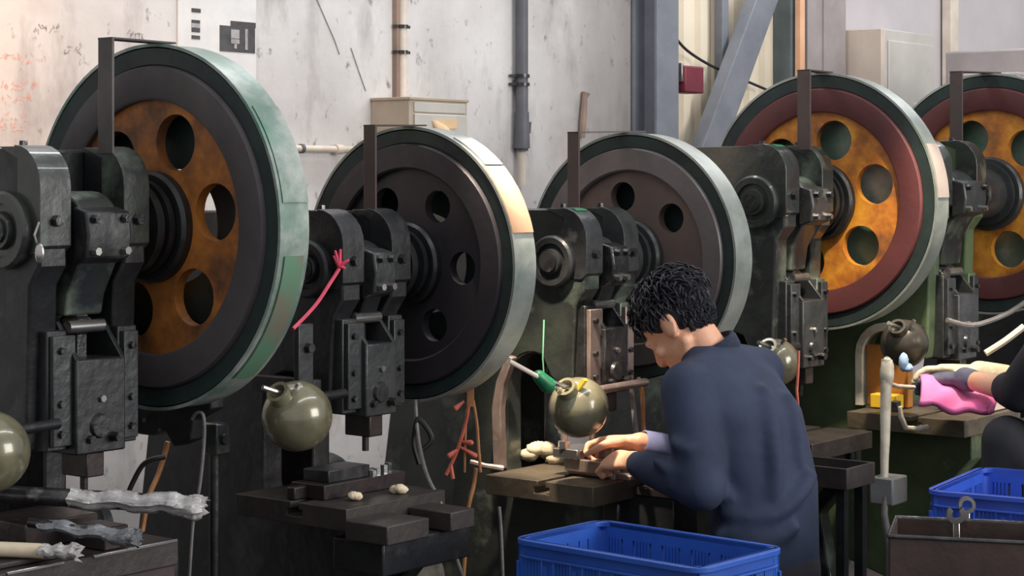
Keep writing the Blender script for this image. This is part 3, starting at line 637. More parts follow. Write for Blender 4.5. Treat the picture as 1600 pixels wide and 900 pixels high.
def bar_thing(name, a, b, ts, r0, r1, m, label, seed, flare, bare):
    t = empty(name, a, 0, label, 'wrapped bar', 'film-wrapped bars on the nearest press bed'); a = Vector(a); b = Vector(b); d = b - a
    o = MB().tube([Vector((0, 0, 0)), d * .3, d * .95], [r0 * .8] * 3, 12).build('bare_bar', bare, t)
    f = film_bar('film', a + d * ts, b, r0, r1, m, None, None, seed, flare); f.parent = t; f.matrix_parent_inverse = Matrix.Translation(-a)
bar_thing('wrapped_bar', at(-30, 770, 3.72), at(319, 790, 3.72), .40, .022, .024, 'plastic_film', 'long bar in crumpled clear film sticking out past press bed', 2, 1.15, 'oily_steel')
bar_thing('wrapped_bar', at(45, 816, 3.66), at(216, 842, 3.62), .1, .012, .015, 'plastic_film_grey', 'short bar in grey film lying in front of long wrapped bar', 4, 1.4, 'oily_steel')
t = empty('taped_handle', at(60, 860, 3.56), 0, 'cream taped tool handle with film end on nearest bed', 'tool')
o = film_bar('handle_film', at(62, 860, 3.56), at(124, 862, 3.56), .013, .017, 'plastic_film', None, None, 6, 1.1, 16)
o.parent = t; o.matrix_parent_inverse = Matrix.Translation(-t.location)
o = MB().tube([at(-40, 858, 3.56) - t.location, at(0, 858, 3.56) - t.location, at(70, 861, 3.56) - t.location], .014, 14).build('handle', 'cream_tape', t)
def blk(name, T, x0, x1, y0, y1, z0, z1, m, label, cat='block', bevel=.003, group=None):
    return tag(MB().box(x0, x1, y0, y1, 0, z1 - z0).build(name, m, loc=rel(T, 0, 0, z0), rotz=TH, bevel=bevel), label, cat, group)
blk('die_block', RT[1], -.45, -.27, -.16, .0, .7855, .835, 'tool_steel_dark', 'dark steel die block under long wrapped bar')
blk('die_block', RT[1], -.36, -.30, -.285, -.20, .7855, .83, 'tool_steel_dark', 'small dark steel block at front of nearest bed')
blk('die_block', RT[1], -.62, -.46, -.27, -.12, .7855, .797, 'tool_steel_dark', 'flat dark plate behind cream taped handle')
t = empty('lever_with_knob', at(200, 772, 4.35), 0, 'thin black curved lever with knob behind long wrapped bar', 'lever')
L0 = t.location
MB().tube([p - L0 for p in spline([at(199, 774, 4.35), at(207, 755, 4.35), at(222, 728, 4.35), at(238, 718, 4.35), at(258, 714, 4.36)])], .006).build('rod', 'cord_black', t)
MB().ell((0, 0, 0), (.011, .011, .009), 12, 8).build('knob', 'cord_black', t)
cable('orange_cable', [at(262, 690, 4.42), at(258, 708, 4.42), at(247, 742, 4.4), at(232, 778, 4.36), at(222, 830, 4.34)], .006, 'cord_orange', 'orange cord hanging under nearest flywheel')
cable('grey_wire', [at(300, 655, 4.1), at(308, 645, 4.08), at(318, 650, 4.05), at(319, 690, 4.05), at(312, 760, 4.05), at(302, 815, 4.05), at(296, 900, 4.05)], .0035, 'cord_grey', 'thin grey wire looping down from nearest flywheel guard')
t = empty('control_switch', at(340, 685, 4.35), TH, 'dark square switch box low behind nearest flywheel', 'switch')
MB().box(-.022, .022, -.02, .03, -.036, .036).build('housing', 'cast_dgreen', t, .005)
MB().lathe([(-.03, 0), (-.03, .012), (-.02, .014), (-.02, 0)], (0, 0, 0), 'y', 20, closed=False).build('button', 'cast_black', t)
MB().cyl((0, .01, -t.location.z), (0, .01, -.036), .012).build('stand_tube', 'cast_black', t)

# a spoon-shaped oil lever on the nearest press
sp = MB().tube([rel(RT[1], -.385, -.12, 1.415), rel(RT[1], -.40, -.125, 1.39), rel(RT[1], -.395, -.125, 1.375)], .003, 8)
sp.ell(rel(RT[1], -.39, -.128, 1.355), (.010, .006, .020), 14, 10)
tag(sp.build('oil_spoon', 'bright_steel'), 'bright spoon-shaped oiling lever on nearest press', 'lever')

# ------------------------------------------------------------------ black press: die, nuts, cotton waste, ribbon, wires
t = empty('die_set', rel(RT[2], 0, 0, .7705), TH, 'low dark die set on bolster of black press', 'die set')
MB().box(-.41, -.13, -.115, -.01, 0, .034).build('die_shoe', 'tool_steel_dark', t, .002)
MB().box(-.38, -.24, -.10, -.02, .034, .062).build('die_block', 'cast_black', t, .002)
for i, (x, y, hh) in enumerate(((-.235, -.105, .014), (-.215, -.10, .016), (-.185, -.095, .02), (-.165, -.09, .022))):
    MB().cyl((x, y, .034), (x, y, .034 + hh), .0095, n=6).build('nut', 'bright_steel' if i < 3 else 'oily_steel', t)
blk('clamp_strap', RT[2], -.45, -.39, -.06, -.035, .771, .80, 'tool_steel_dark', 'short clamp bar at left end of black press bolster', 'clamp')
def wool(px, py, z, r, label, seed, m='wool'):
    random.seed(seed); p = at_z(px, py, z); mb = MB()
    for i in range(5): mb.ell(Vector((random.uniform(-.6, .6) * r, random.uniform(-.5, .5) * r, r * .55 + random.uniform(-.1, .2) * r)), (r * .75, r * .65, r * .55), 14, 9, noise=.12)
    return tag(mb.build('cotton_waste', m, loc=p, angle=60), label, 'waste wad', 'wads of cotton waste')
wool(556, 782, .770, .016, 'cream wad of cotton waste at left on black press bolster', 1)
wool(622, 772, .770, .018, 'cream wad of cotton waste at right on black press bolster', 2)
for (x0, x1, lab) in ((-.47, -.33, 'left slotted steel rail block in front of black press bolster'), (-.255, -.17, 'right slotted steel rail block in front of black press bolster')):
    blk('rail_block', RT[2], x0, x1, -.36, -.235, .705, .748, 'dirty_top', lab, 'rail block', .003, 'rail blocks on the black press')
MB().box(-.45, -.15, -.33, -.18, .63, .703).build('rail_bracket', 'cast_black', P2, .004)
# front bar with bolts left of the slide
t = empty('gib_bar', rel(RT[2], -.42, -.06, .98), TH, 'flat grey bar with two bolts left of black press slide', 'bar')
MB().box(-.024, .024, -.008, .008, 0, .19).build('bar', 'cast_worn', t, .002)
MB().box(.024, .05, -.008, .20, .02, .06).build('bar_arm', 'cast_black', t, .002)
for z in (.045, .135): bolt((.005, -.008, z), (0, -1, 0), .012, .014, t)
# pink ribbon
t = empty('pink_ribbon', at(530, 415, 4.42), 0, 'bright pink ribbon tied to black press crank', 'ribbon'); L0 = t.location.copy()
MB().tube([p - L0 for p in spline([at(530, 420, 4.42), at(516, 442, 4.40), at(492, 478, 4.36), at(458, 514, 4.30)])], .0045, 6).build('ribbon_tail', 'ribbon_pink', t)
rb = MB(); random.seed(3)
for (dx, dy, l) in ((-6, -22, 1), (2, -24, 1), (14, -8, .8), (8, 4, .7), (-8, -14, .9)):
    rb.capsule((0, 0, 0), .006, at(530 + dx, 415 + dy, 4.42) - L0, .003, 8)
rb.build('knot', 'ribbon_pink', t)
# hanging wires between black press and the next
t = empty('red_wire_bundle', at(735, 604, 4.78), 0, 'tangle of red and orange wires hanging under black flywheel', 'wires'); L0 = t.location.copy()
MB().box(-.009, .009, -.004, .004, -.05, .0).build('tag', 'cord_orange', t, .001)
for pts, m, r in (([(733, 630), (728, 660), (716, 700), (704, 728), (697, 742)], 'wire_red', .0045), ([(739, 625), (745, 660), (748, 700), (751, 738)], 'cord_orange', .004), ([(729, 640), (727, 690), (726, 738)], 'cord_orange', .003), ([(704, 725), (708, 748)], 'wire_red', .005)):
    MB().tube([p - L0 for p in spline([at(x, y, 4.78) for x, y in pts])], r, 7).build('wire', m, t)
for (x0, y0, x1, y1) in ((716, 702, 702, 712), (718, 698, 742, 712), (720, 690, 736, 692), (724, 628, 712, 638)):
    MB().capsule(at(x0, y0, 4.78) - L0, .003, at(x1, y1, 4.77) - L0, .007, 8).build('ribbon_end', 'wire_red', t)
cable('amber_cable', [at(744, 732, 4.8), at(740, 760, 4.8), at(731, 800, 4.78), at(728, 850, 4.78), at(724, 905, 4.78)], .005, 'cord_orange', 'thin amber cord running down right of black press bolster')
cable('grey_cable', [at(649, 625, 4.72), at(651, 660, 4.70), at(656, 700, 4.66), at(668, 745, 4.55), at(690, 790, 4.5), at(706, 850, 4.5), at(724, 905, 4.5)], .005, 'cord_grey', 'grey cable running down past right end of black press bolster')
cable('black_cable_loop', [at(655, 725, 4.7), at(646, 690, 4.7), at(652, 655, 4.7), at(668, 670, 4.7), at(674, 688, 4.7), at(660, 702, 4.7)], .007, 'cord_black', 'black cable loop hanging under black flywheel')
cable('grey_hose', [at(780, 792, 4.6), at(783, 830, 4.6), at(786, 905, 4.6)], .004, 'cord_grey', 'thin grey wire standing beside left corner of blue crate')
random.seed(11)
sk = MB(); p = at(640, 900, 4.86); p.z = 0
sk.loft([(p + Vector((random.uniform(-.01, .01), 0, z)), Vector((w_, 0, .0)), Vector((0, w_ * .8, 0))) for z, w_ in ((0, .09), (.04, .12), (.2, .125), (.4, .11), (.52, .085), (.6, .05), (.64, .065))], 22)
tag(sk.build('speckled_sack', 'rubble'), 'speckled dirty sack standing under black press wheel', 'sack')

# ------------------------------------------------------------------ the man's press: die set, rag, arm
t = empty('die_set', rel(RT[3], 0, 0, .7405), TH, 'lit die set with guide posts under the man hands', 'die set')
MB().box(-.33, -.20, -.235, -.04, 0, .012).build('base_plate', 'tool_steel', t, .002)
MB().box(-.36, -.24, -.17, -.05, .012, .045).build('lower_shoe', 'tool_steel', t, .003)
MB().box(-.37, -.26, -.10, -.02, .045, .07).build('upper_shoe', 'bright_steel', t, .003)
MB().box(-.30, -.225, -.18, -.09, .045, .075).build('clear_block', 'plastic_film_grey', t, .003)
for (x, y, h0, h1, r) in ((-.36, -.05, .07, .115, .009), (-.335, -.19, .0, .05, .006), (-.27, -.222, .012, .035, .007), (-.235, -.05, .05, .10, .009), (-.30, -.16, .04, .085, .006)):
    MB().cyl((x, y, h0), (x, y, h1), r).build('guide_post', 'tool_steel', t)
MB().cyl((-.36, -.05, .07), (-.36, -.05, .088), .016, n=6).build('collar', 'bright_steel', t)
for (x, y) in ((-.27, -.13), (-.25, -.15), (-.29, -.12)): MB().cyl((x, y, .075), (x, y, .085), .008, n=6).build('nut', 'bright_steel', t)
rg = MB(); p0 = at_z(838, 722, .741); random.seed(4)
for i in range(9): rg.ell(Vector((random.uniform(-.04, .05), random.uniform(-.03, .03), .012 + random.uniform(0, .03))), (.026, .018, .016), 12, 8, noise=.15)
tag(rg.build('crumpled_rag', 'rag', loc=p0, angle=60), 'crumpled cream rag left of lit die set', 'rag')
t = empty('feed_handle', at(850, 598, 4.66), 0, 'pale thin rod handle with green tape left of ball weight', 'handle'); L0 = t.location.copy()
MB().tube([at(795, 564, 4.58) - L0, at(850, 594, 4.66) - L0, at(880, 612, 4.72) - L0], .006, 10).build('rod', 'conduit', t)
gt = MB(); gt.capsule(at(842, 588, 4.655) - L0, .016, at(856, 602, 4.67) - L0, .02, 12); gt.build('tape_wrap', 'green_tape', t)
MB().tube([at(850, 590, 4.66) - L0, at(848, 560, 4.68) - L0, at(850, 500, 4.72) - L0], .002, 8).build('green_wire', 'green_wire', t)
ar = rel(RT[3], -.372, .10, 0)
t = empty('support_arm', ar, TH, 'pale bent steel arm in throat left of ball weight', 'arm')
mb = MB(); mb.prism([(.035, .741), (.065, .741), (.070, .90), (.055, .97), (.02, 1.04), (.0, 1.035), (.03, .965), (.04, .90)], -.012, .012, 'x'); mb.build('bent_bar', 'tool_steel', t, .003)
MB().tube([(0, .05, .745), (-.03, .02, .748), (-.05, .06, .752), (-.06, .10, .76)], .008, 8).build('foot', 'tool_steel', t)
blk('side_tray', RT[3], -.30, -.17, -.36, -.225, .70, .722, 'tool_steel_dark', 'small dark steel shelf in front of the man press', 'shelf')
MB().box(-.29, -.18, -.34, -.16, .60, .699).build('shelf_bracket', 'cast_black', P3, .004)
cable('pale_hose', [at(985, 590, 5.05), at(990, 640, 5.05), at(1000, 720, 5.0), at(1016, 790, 4.95), at(1026, 830, 4.95)], .007, 'cord_grey', 'grey hose hanging behind the man hands')
cable('tan_hose', [at(997, 590, 5.08), at(1004, 620, 5.08), at(1007, 680, 5.05), at(1030, 770, 5.0), at(1050, 830, 5.0)], .006, 'cord_orange', 'tan hose hanging beside grey hose behind hands')

# ------------------------------------------------------------------ far right: die space of the last press, pedal stand, side tray
lin_ = MB()
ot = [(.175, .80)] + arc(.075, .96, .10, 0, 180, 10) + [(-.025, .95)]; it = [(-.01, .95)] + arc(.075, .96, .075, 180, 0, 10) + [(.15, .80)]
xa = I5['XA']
MB().prism(ot + it, xa[0] - .03, xa[0] + .002, 'x').build('lit_throat_edge', 'off_white', P5, .002)  # pale added arch stands in for light on the green throat edge
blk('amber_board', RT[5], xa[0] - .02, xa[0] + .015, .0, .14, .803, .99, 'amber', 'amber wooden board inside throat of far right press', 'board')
blk('yellow_box', RT[5], xa[0] - .075, xa[0] - .028, .01, .10, .803, .845, 'yellow', 'small yellow box on bolster of far right press', 'box')
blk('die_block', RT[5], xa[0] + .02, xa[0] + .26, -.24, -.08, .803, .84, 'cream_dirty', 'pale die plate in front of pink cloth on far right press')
t = empty('pedal_stand', at_z(1382, 905, .0) if False else Vector((at(1382, 600, 5.25).x, 5.25, 0)), TH, 'worn white upright pipe with grey switch box beside green press', 'pedal stand')
p0 = t.location; zz = lambda py: CAMZ - (py - HOR) / FPX * 5.25
MB().tube([(0, 0, zz(760)), (.0, 0, zz(715)), (.004, 0, zz(690)), (.006, 0, zz(640)), (.012, 0, zz(575)), (.014, 0, zz(562))], [.010, .012, .013, .015, .016, .016], 12).build('upright_pipe', 'off_white', t)
MB().ell((.012, -.002, zz(584)), (.0195, .0195, .045), 14, 14, noise=.10).build('rag_wrap', 'off_white', t, angle=80)
MB().box(-.02, .07, -.035, .035, zz(788), zz(745)).build('switch_box', 'grey_box', t, .005)
MB().tube([(-.005, -.01, zz(750)), (-.02, -.01, zz(800)), (-.01, -.02, zz(850)), (.0, -.02, 0)], .009, 10).build('lower_rod', 'cord_grey', t)
MB().tube([(.02, .0, zz(600)), (.06, -.01, zz(606)), (.12, -.03, zz(610))], .006, 8).build('side_rod', 'off_white', t)
MB().lathe([(0, 0), (0, .10), (.012, .10), (.025, .03), (.03, 0)], (0, 0, 0), 'z', 24, closed=False).build('foot_plate', 'cast_black', t)
t = empty('hook_bracket', at(1405, 655, 5.35), TH, 'small pale hook bracket on front of green press', 'bracket')
MB().tube([(0, 0, .035), (.004, -.002, .01), (.02, -.01, -.025), (.05, -.03, -.03), (.075, -.05, -.025)], .008, 8).build('hook', 'off_white', t)
MB().box(-.012, .012, 0, .02, .02, .05).build('plate', 'cast_worn', t, .002)
t = empty('light_blue_cloth_wad', at(1412, 566, 5.42), 0, 'small light blue cloth beside dark ball weight', 'cloth')
MB().ell((0, 0, 0), (.014, .012, .026), 16, 12, noise=.10).build('wad', 'light_blue', t, angle=80); MB().ell((.012, 0, -.015), (.014, .012, .012), 10, 8, noise=.15).build('wad_fold', 'light_blue', t)
o = MB().tube([at(1248, 548, 5.3), at(1247, 580, 5.3), at(1245, 610, 5.3), at(1248, 645, 5.3)], .004, 8).build('red_cord', 'wire_red', P4); bpy.context.view_layer.update(); o.matrix_parent_inverse = P4.matrix_world.inverted()
MB().ell((-.07, -.05, .36), (.045, .05, .055), 20, 12).build('rubber_cover', 'cord_black', bpy.data.objects['pedal_stand'])
# open tray on press 4
t = empty('parts_tray', rel(RT[4], -.73, -.40, .70), TH, 'dark steel tray in front of red-rimmed press', 'tray')
MB().box(-.08, .06, -.13, .10, 0, .008).build('tray_floor', 'dirty_top', t, .001)
for (a, b, c_, d_) in ((-.08, .06, -.138, -.13), (-.08, .06, .10, .108), (-.088, -.08, -.138, .108), (.06, .068, -.138, .108)): MB().box(a, b, c_, d_, 0, .055).build('tray_wall', 'dirty_top', t, .0015)
for (x, y) in ((-.06, -.11), (.04, -.11), (-.06, .08), (.04, .08)): MB().box(x - .012, x + .012, y - .012, y + .012, -.70, 0).build('tray_leg', 'cast_black', t)
cable('air_hose', [at(1605, 470, 5.9), at(1570, 492, 5.9), at(1520, 508, 5.85), at(1480, 500, 5.8)], .008, 'cord_grey', 'pale hose curving under far right flywheel')
cable('pale_lever', [at(1600, 510, 5.5), at(1570, 533, 5.5), at(1540, 552, 5.5)], .010, 'conduit', 'pale slanted lever beside second worker', 'lever')

# ------------------------------------------------------------------ crates and bin
def crate(name, corner, ax, ay, h, lx, ly, mat_, label, group):
    """corner: near-left top corner on the ground; ax, ay unit axes; open crate with slotted walls"""
    rot = math.atan2(ax.y, ax.x); t = empty(name, corner, rot, label, 'crate', group)
    th = .006
    MB().box(0, lx, 0, ly, 0, .008).build('base', mat_, t)
    def panel(L, place, ngrp, handle=False):
        mb = MB()
        bands = [(.0, .05), (.14, .16), (h - .135, h - .12), (h - .034, h)]
        for (z0, z1) in bands: mb.box(0, L, 0, th, z0, z1)
        rows = [(bands[i][1], bands[i + 1][0]) for i in range(3)]
        g = L / ngrp
        for i in range(ngrp):
            for (z0, z1) in rows:
                x0 = i * g
                mb.box(x0, x0 + .014, 0, th, z0, z1); mb.box(x0 + g - .014, x0 + g, 0, th, z0, z1)
                if handle and i == ngrp // 2 and z1 > h - .05: continue
                n = 5
                for j in range(1, n + 1):
                    xc = x0 + .014 + (g - .028) * j / (n + 1); mb.box(xc - .0035, xc + .0035, 0, th, z0, z1)
        for i in range(ngrp + 1): mb.box(max(0, i * g - .006), min(L, i * g + .006), -.006, 0, .0, h - .05)
        o = mb.build('slotted_wall', mat_, t); o.location = place[0]; o.rotation_euler = (0, 0, place[1]); return o
    panel(lx, ((0, 0, 0), 0), 6); panel(lx, ((lx, ly, 0), math.pi), 6)
    panel(ly, ((0, ly, 0), -math.pi / 2), 4, True); panel(ly, ((lx, 0, 0), math.pi / 2), 4, True)
    def ring(z0, z1, o, i_, nm):
        rad = .03; cs = [(rad, rad, 180), (lx - rad, rad, 270), (lx - rad, ly - rad, 0), (rad, ly - rad, 90)]
        outer = []; inner = []
        for cx, cy, a in cs:
            for k in range(6):
                an = R(a + 90 * k / 5); outer.append((cx + (rad + o) * math.cos(an), cy + (rad + o) * math.sin(an))); inner.append((cx + (rad - i_) * math.cos(an), cy + (rad - i_) * math.sin(an)))
        n = len(outer); vs = [(x, y, z) for z in (z0, z1) for x, y in outer] + [(x, y, z) for z in (z0, z1) for x, y in inner]; fs = []
        for k in range(n):
            q = (k + 1) % n
            fs += [(k, q, n + q, n + k), (2 * n + k, 3 * n + k, 3 * n + q, 2 * n + q), (n + k, n + q, 3 * n + q, 3 * n + k), (k, 2 * n + k, 2 * n + q, q)]
        return MB().add(vs, fs).build(nm, mat_, t, .0015)
    ring(h - .012, h, .014, .006, 'rim'); ring(h - .040, h - .034, .010, .0, 'rim_lower_lip')
    cp = MB()
    for cx, cy, a in ((.022, .022, 180), (lx - .022, .022, 270), (lx - .022, ly - .022, 0), (.022, ly - .022, 90)):
        MB().lathe([(0, .016), (0, .0225), (h - .02, .0225), (h - .02, .016)], (cx, cy, 0), 'z', 8, R(a), R(a + 90)).build('corner_post', mat_, t)
    return t
zc_ = .72
cl = at_z(785, 838, zc_); cb = at_z(940, 813, zc_); cr = at_z(1230, 857, zc_)
ax = (cr - cb).normalized(); ay = Vector((-ax.y, ax.x, 0)); LX = (cr - cb).length - .02; LY = (cb - cl).dot(ay) - .01
c0 = Vector((cb.x, cb.y, 0)) - ay * LY
crate('blue_crate', c0 + EZ * .362, ax, ay, .358, LX, LY, 'crate_blue', 'blue slotted plastic crate in front of the seated man', 'blue plastic crates')
crate('blue_crate', c0, ax, ay, .358, LX, LY, 'crate_blue', 'lower blue crate under the front crate', 'blue plastic crates')
zc_ = .76
cb = at_z(1492, 727, zc_); cl = at_z(1455, 765, zc_); e = at_z(1620, 737, zc_)
ax = (e - cb).normalized(); ay = Vector((-ax.y, ax.x, 0)); LY = abs((cb - cl).dot(ay))
c1 = Vector((cl.x, cl.y, 0))
crate('blue_crate', c1 + EZ * .402, ax, ay, .358, .52, LY, 'crate_blue2', 'blue crate at right edge behind rusty bin', 'blue plastic crates')
t = empty('crate_stand', c1, math.atan2(ax.y, ax.x), 'low dark stand under right blue crate', 'stand')
MB().box(.0, .52, 0, LY, .36, .40).build('stand_top', 'stool', t, .004)
for (x, y) in ((.03, .03), (.49, .03), (.03, LY - .03), (.49, LY - .03)): MB().box(x - .02, x + .02, y - .02, y + .02, 0, .36).build('stand_leg', 'stool', t)
# rusty bin
zc_ = .71
a = at_z(1388, 838, zc_); b = at_z(1478, 812, zc_); c_ = at_z(1640, 850, zc_)
ax = (c_ - a).normalized(); ay = Vector((-ax.y, ax.x, 0)); LY = (b - a).dot(ay); LX = (c_ - a).length; rot = math.atan2(ax.y, ax.x)
t = empty('rusty_bin', Vector((a.x, a.y, .36)), rot, 'open rusty brown steel bin with spanners at lower right', 'bin'); hb = zc_ - .36
sk_ = (b - a).dot(ax)
MB().box(0, LX, 0, LY, 0, .006).build('bin_floor', 'bin_rust', t)
for nm, q in (('bin_wall', (0, LX, 0, .005)), ('bin_wall', (0, LX, LY - .005, LY)), ('bin_wall', (0, .005, 0, LY)), ('bin_wall', (LX - .005, LX, 0, LY))): MB().box(*q, 0, hb).build(nm, 'bin_rust', t, .001)
MB().tube([(0, 0, hb), (LX, 0, hb), (LX, LY, hb), (0, LY, hb), (0, 0, hb)], .005, 8).build('rolled_rim', 'oily_steel', t)
t2 = empty('bin_stand', Vector((a.x, a.y, 0)), rot, 'dark stand under rusty bin', 'stand')
MB().box(0, LX, 0, LY, .32, .358).build('stand_top', 'stool', t2, .004)
for (x, y) in ((.03, .03), (LX - .03, .03), (.03, LY - .03), (LX - .03, LY - .03)): MB().box(x - .02, x + .02, y - .02, y + .02, 0, .32).build('stand_leg', 'stool', t2)
def spanner(p, d, L, label, ring=False):
    p = Vector(p); d = Vector(d).normalized(); s_ = d.cross(Vector((0, 1, 0))).normalized(); n_ = d.cross(s_)
    t = empty('spanner', p, 0, label, 'spanner', 'spanners standing in the rusty bin')
    mb = MB(); q = [(-.009, -.003), (.009, -.003), (.009, .003), (-.009, .003)]
    vs = [s_ * u + n_ * v for u, v in q] + [d * L + s_ * u * .9 + n_ * v for u, v in q]
    mb.add(vs, [(3, 2, 1, 0), (4, 5, 6, 7)] + [(i, (i + 1) % 4, 4 + (i + 1) % 4, 4 + i) for i in range(4)]); mb.build('shank', 'bright_steel', t, .002)
    if ring:
        MB().lathe([(-.006, .012), (-.006, .020), (.006, .020), (.006, .012)], d * (L + .016), (n_, d, s_), 24).build('ring_end', 'bright_steel', t)
    else:
        MB().lathe([(-.005, .010), (-.005, .022), (.005, .022), (.005, .010)], d * (L + .016), (n_, d, s_), 20, R(40), R(320)).build('open_jaw', 'bright_steel', t)
    return t
pb = at(1497, 838, 4.42)
spanner(pb + Vector((.0, 0, -.20)), (-.02, 0, 1), .235, 'chrome open-jaw spanner standing left in rusty bin')
spanner(pb + Vector((.02, .03, -.20)), (.03, .02, 1), .25, 'chrome ring spanner standing right in rusty bin', True)

# ------------------------------------------------------------------ people
def remeshed(mb, name, m, voxel, parent=None, smooth=6, angle=180, mats=None):
    o = mb.build('tmp', m, angle=180)
    r = o.modifiers.new('r', 'REMESH'); r.mode = 'VOXEL'; r.voxel_size = voxel
    s = o.modifiers.new('s', 'SMOOTH'); s.iterations = smooth; s.factor = .5
    dg = bpy.context.evaluated_depsgraph_get(); dg.update()
    me = bpy.data.meshes.new_from_object(o.evaluated_get(dg)); bpy.data.objects.remove(o, do_unlink=True)
    me.name = name; me.polygons.foreach_set('use_smooth', [True] * len(me.polygons))
    n = bpy.data.objects.new(name, me); COL.objects.link(n)
    if not me.materials: me.materials.append(M[m])
    if parent: n.parent = parent; n.matrix_parent_inverse = parent.matrix_world.inverted()
    return n
def hand_shapes(mb, wrist, tip_dir, palm_n, side, curl=.5, scale=1.0, spread=.12):
    """wrist point, direction to the knuckles, palm normal (toward the palm), side = direction of the thumb"""
    d = Vector(tip_dir).normalized(); pn = Vector(palm_n); pn = (pn - d * pn.dot(d)).normalized(); sd = d.cross(pn)
    if sd.dot(Vector(side)) < 0: sd = -sd
    S = scale; kn = wrist + d * .088 * S
    mb.loft([(wrist - d * .02 * S, sd * .027 * S, pn * .020 * S), (wrist + d * .02 * S, sd * .031 * S, pn * .018 * S), (wrist + d * .055 * S, sd * .040 * S, pn * .0165 * S), (kn, sd * .041 * S, pn * .0135 * S), (kn + d * .008 * S, sd * .034 * S, pn * .009 * S)], 18)
    for i, (off, l) in enumerate(((.030, .072), (.010, .080), (-.011, .075), (-.031, .058))):
        base = kn + sd * off * S - d * .012 * S; dd = (d + sd * spread * off / .03).normalized(); cu = curl * (1 + .12 * i); p = base; a = .25 * cu
        for j, f in enumerate((.46, .31, .23)):
            v = dd * math.cos(a) + pn * math.sin(a); q = p + v * (l * f + (.012 if j == 0 else 0)) * S
            mb.capsule(p, (.0098 - .0009 * j) * S, q, (.0090 - .0010 * j) * S, 10); p = q; a += cu * .95
    b = wrist + d * .028 * S + sd * .028 * S + pn * .006 * S; m1 = b + (d * .55 + sd * .6 + pn * .35).normalized() * .042 * S; m2 = m1 + (d * .85 + sd * .15 + pn * .45).normalized() * .034 * S; m3 = m2 + (d * .9 - sd * .05 + pn * .45).normalized() * .026 * S
    mb.capsule(b, .0155 * S, m1, .0122 * S, 12); mb.capsule(m1, .0118 * S, m2, .0105 * S, 12); mb.capsule(m2, .0105 * S, m3, .0082 * S, 12)
def head_shapes(mb, c, f, u):
    f = Vector(f).normalized(); u = Vector(u); u = (u - f * u.dot(f)).normalized(); s = f.cross(u)        # s: the person's right
    B = (s, f, u); P = lambda x, y, z: c + s * x + f * y + u * z
    mb.ell(P(0, -.012, .030), (.074, .094, .085), 28, 18, B)            # skull
    mb.ell(P(0, .022, -.030), (.060, .066, .078), 24, 16, B)            # face
    mb.ell(P(0, .044, -.088), (.036, .034, .026), 18, 12, B)            # chin
    for q in (-1, 1):
        mb.capsule(P(.054 * q, -.005, -.055), .016, P(.024 * q, .056, -.090), .015, 12)   # jaw line
        mb.ell(P(.040 * q, .064, -.022), (.022, .020, .018), 12, 8, B)   # cheek
        mb.ell(P(.030 * q, .078, .018), (.024, .012, .009), 12, 8, B)    # brow
        mb.ell(P(.030 * q, .075, .002), (.013, .010, .008), 12, 8, B)    # eyelid
        mb.loft([(P(.066 * q, -.004, -.004), u * .030 + f * -.004, f * .018), (P(.080 * q, -.012, -.003), u * .034 + f * -.006, f * .021), (P(.085 * q, -.016, -.002), u * .026, f * .015)], 16)   # ear
    mb.capsule(P(0, .086, .010), .009, P(0, .104, -.026), .012, 12); mb.ell(P(0, .100, -.032), (.018, .014, .011), 14, 9, B)   # nose
    mb.ell(P(0, .086, -.056), (.024, .012, .006), 14, 8, B); mb.ell(P(0, .083, -.067), (.021, .012, .007), 14, 8, B)            # lips
    return P, B
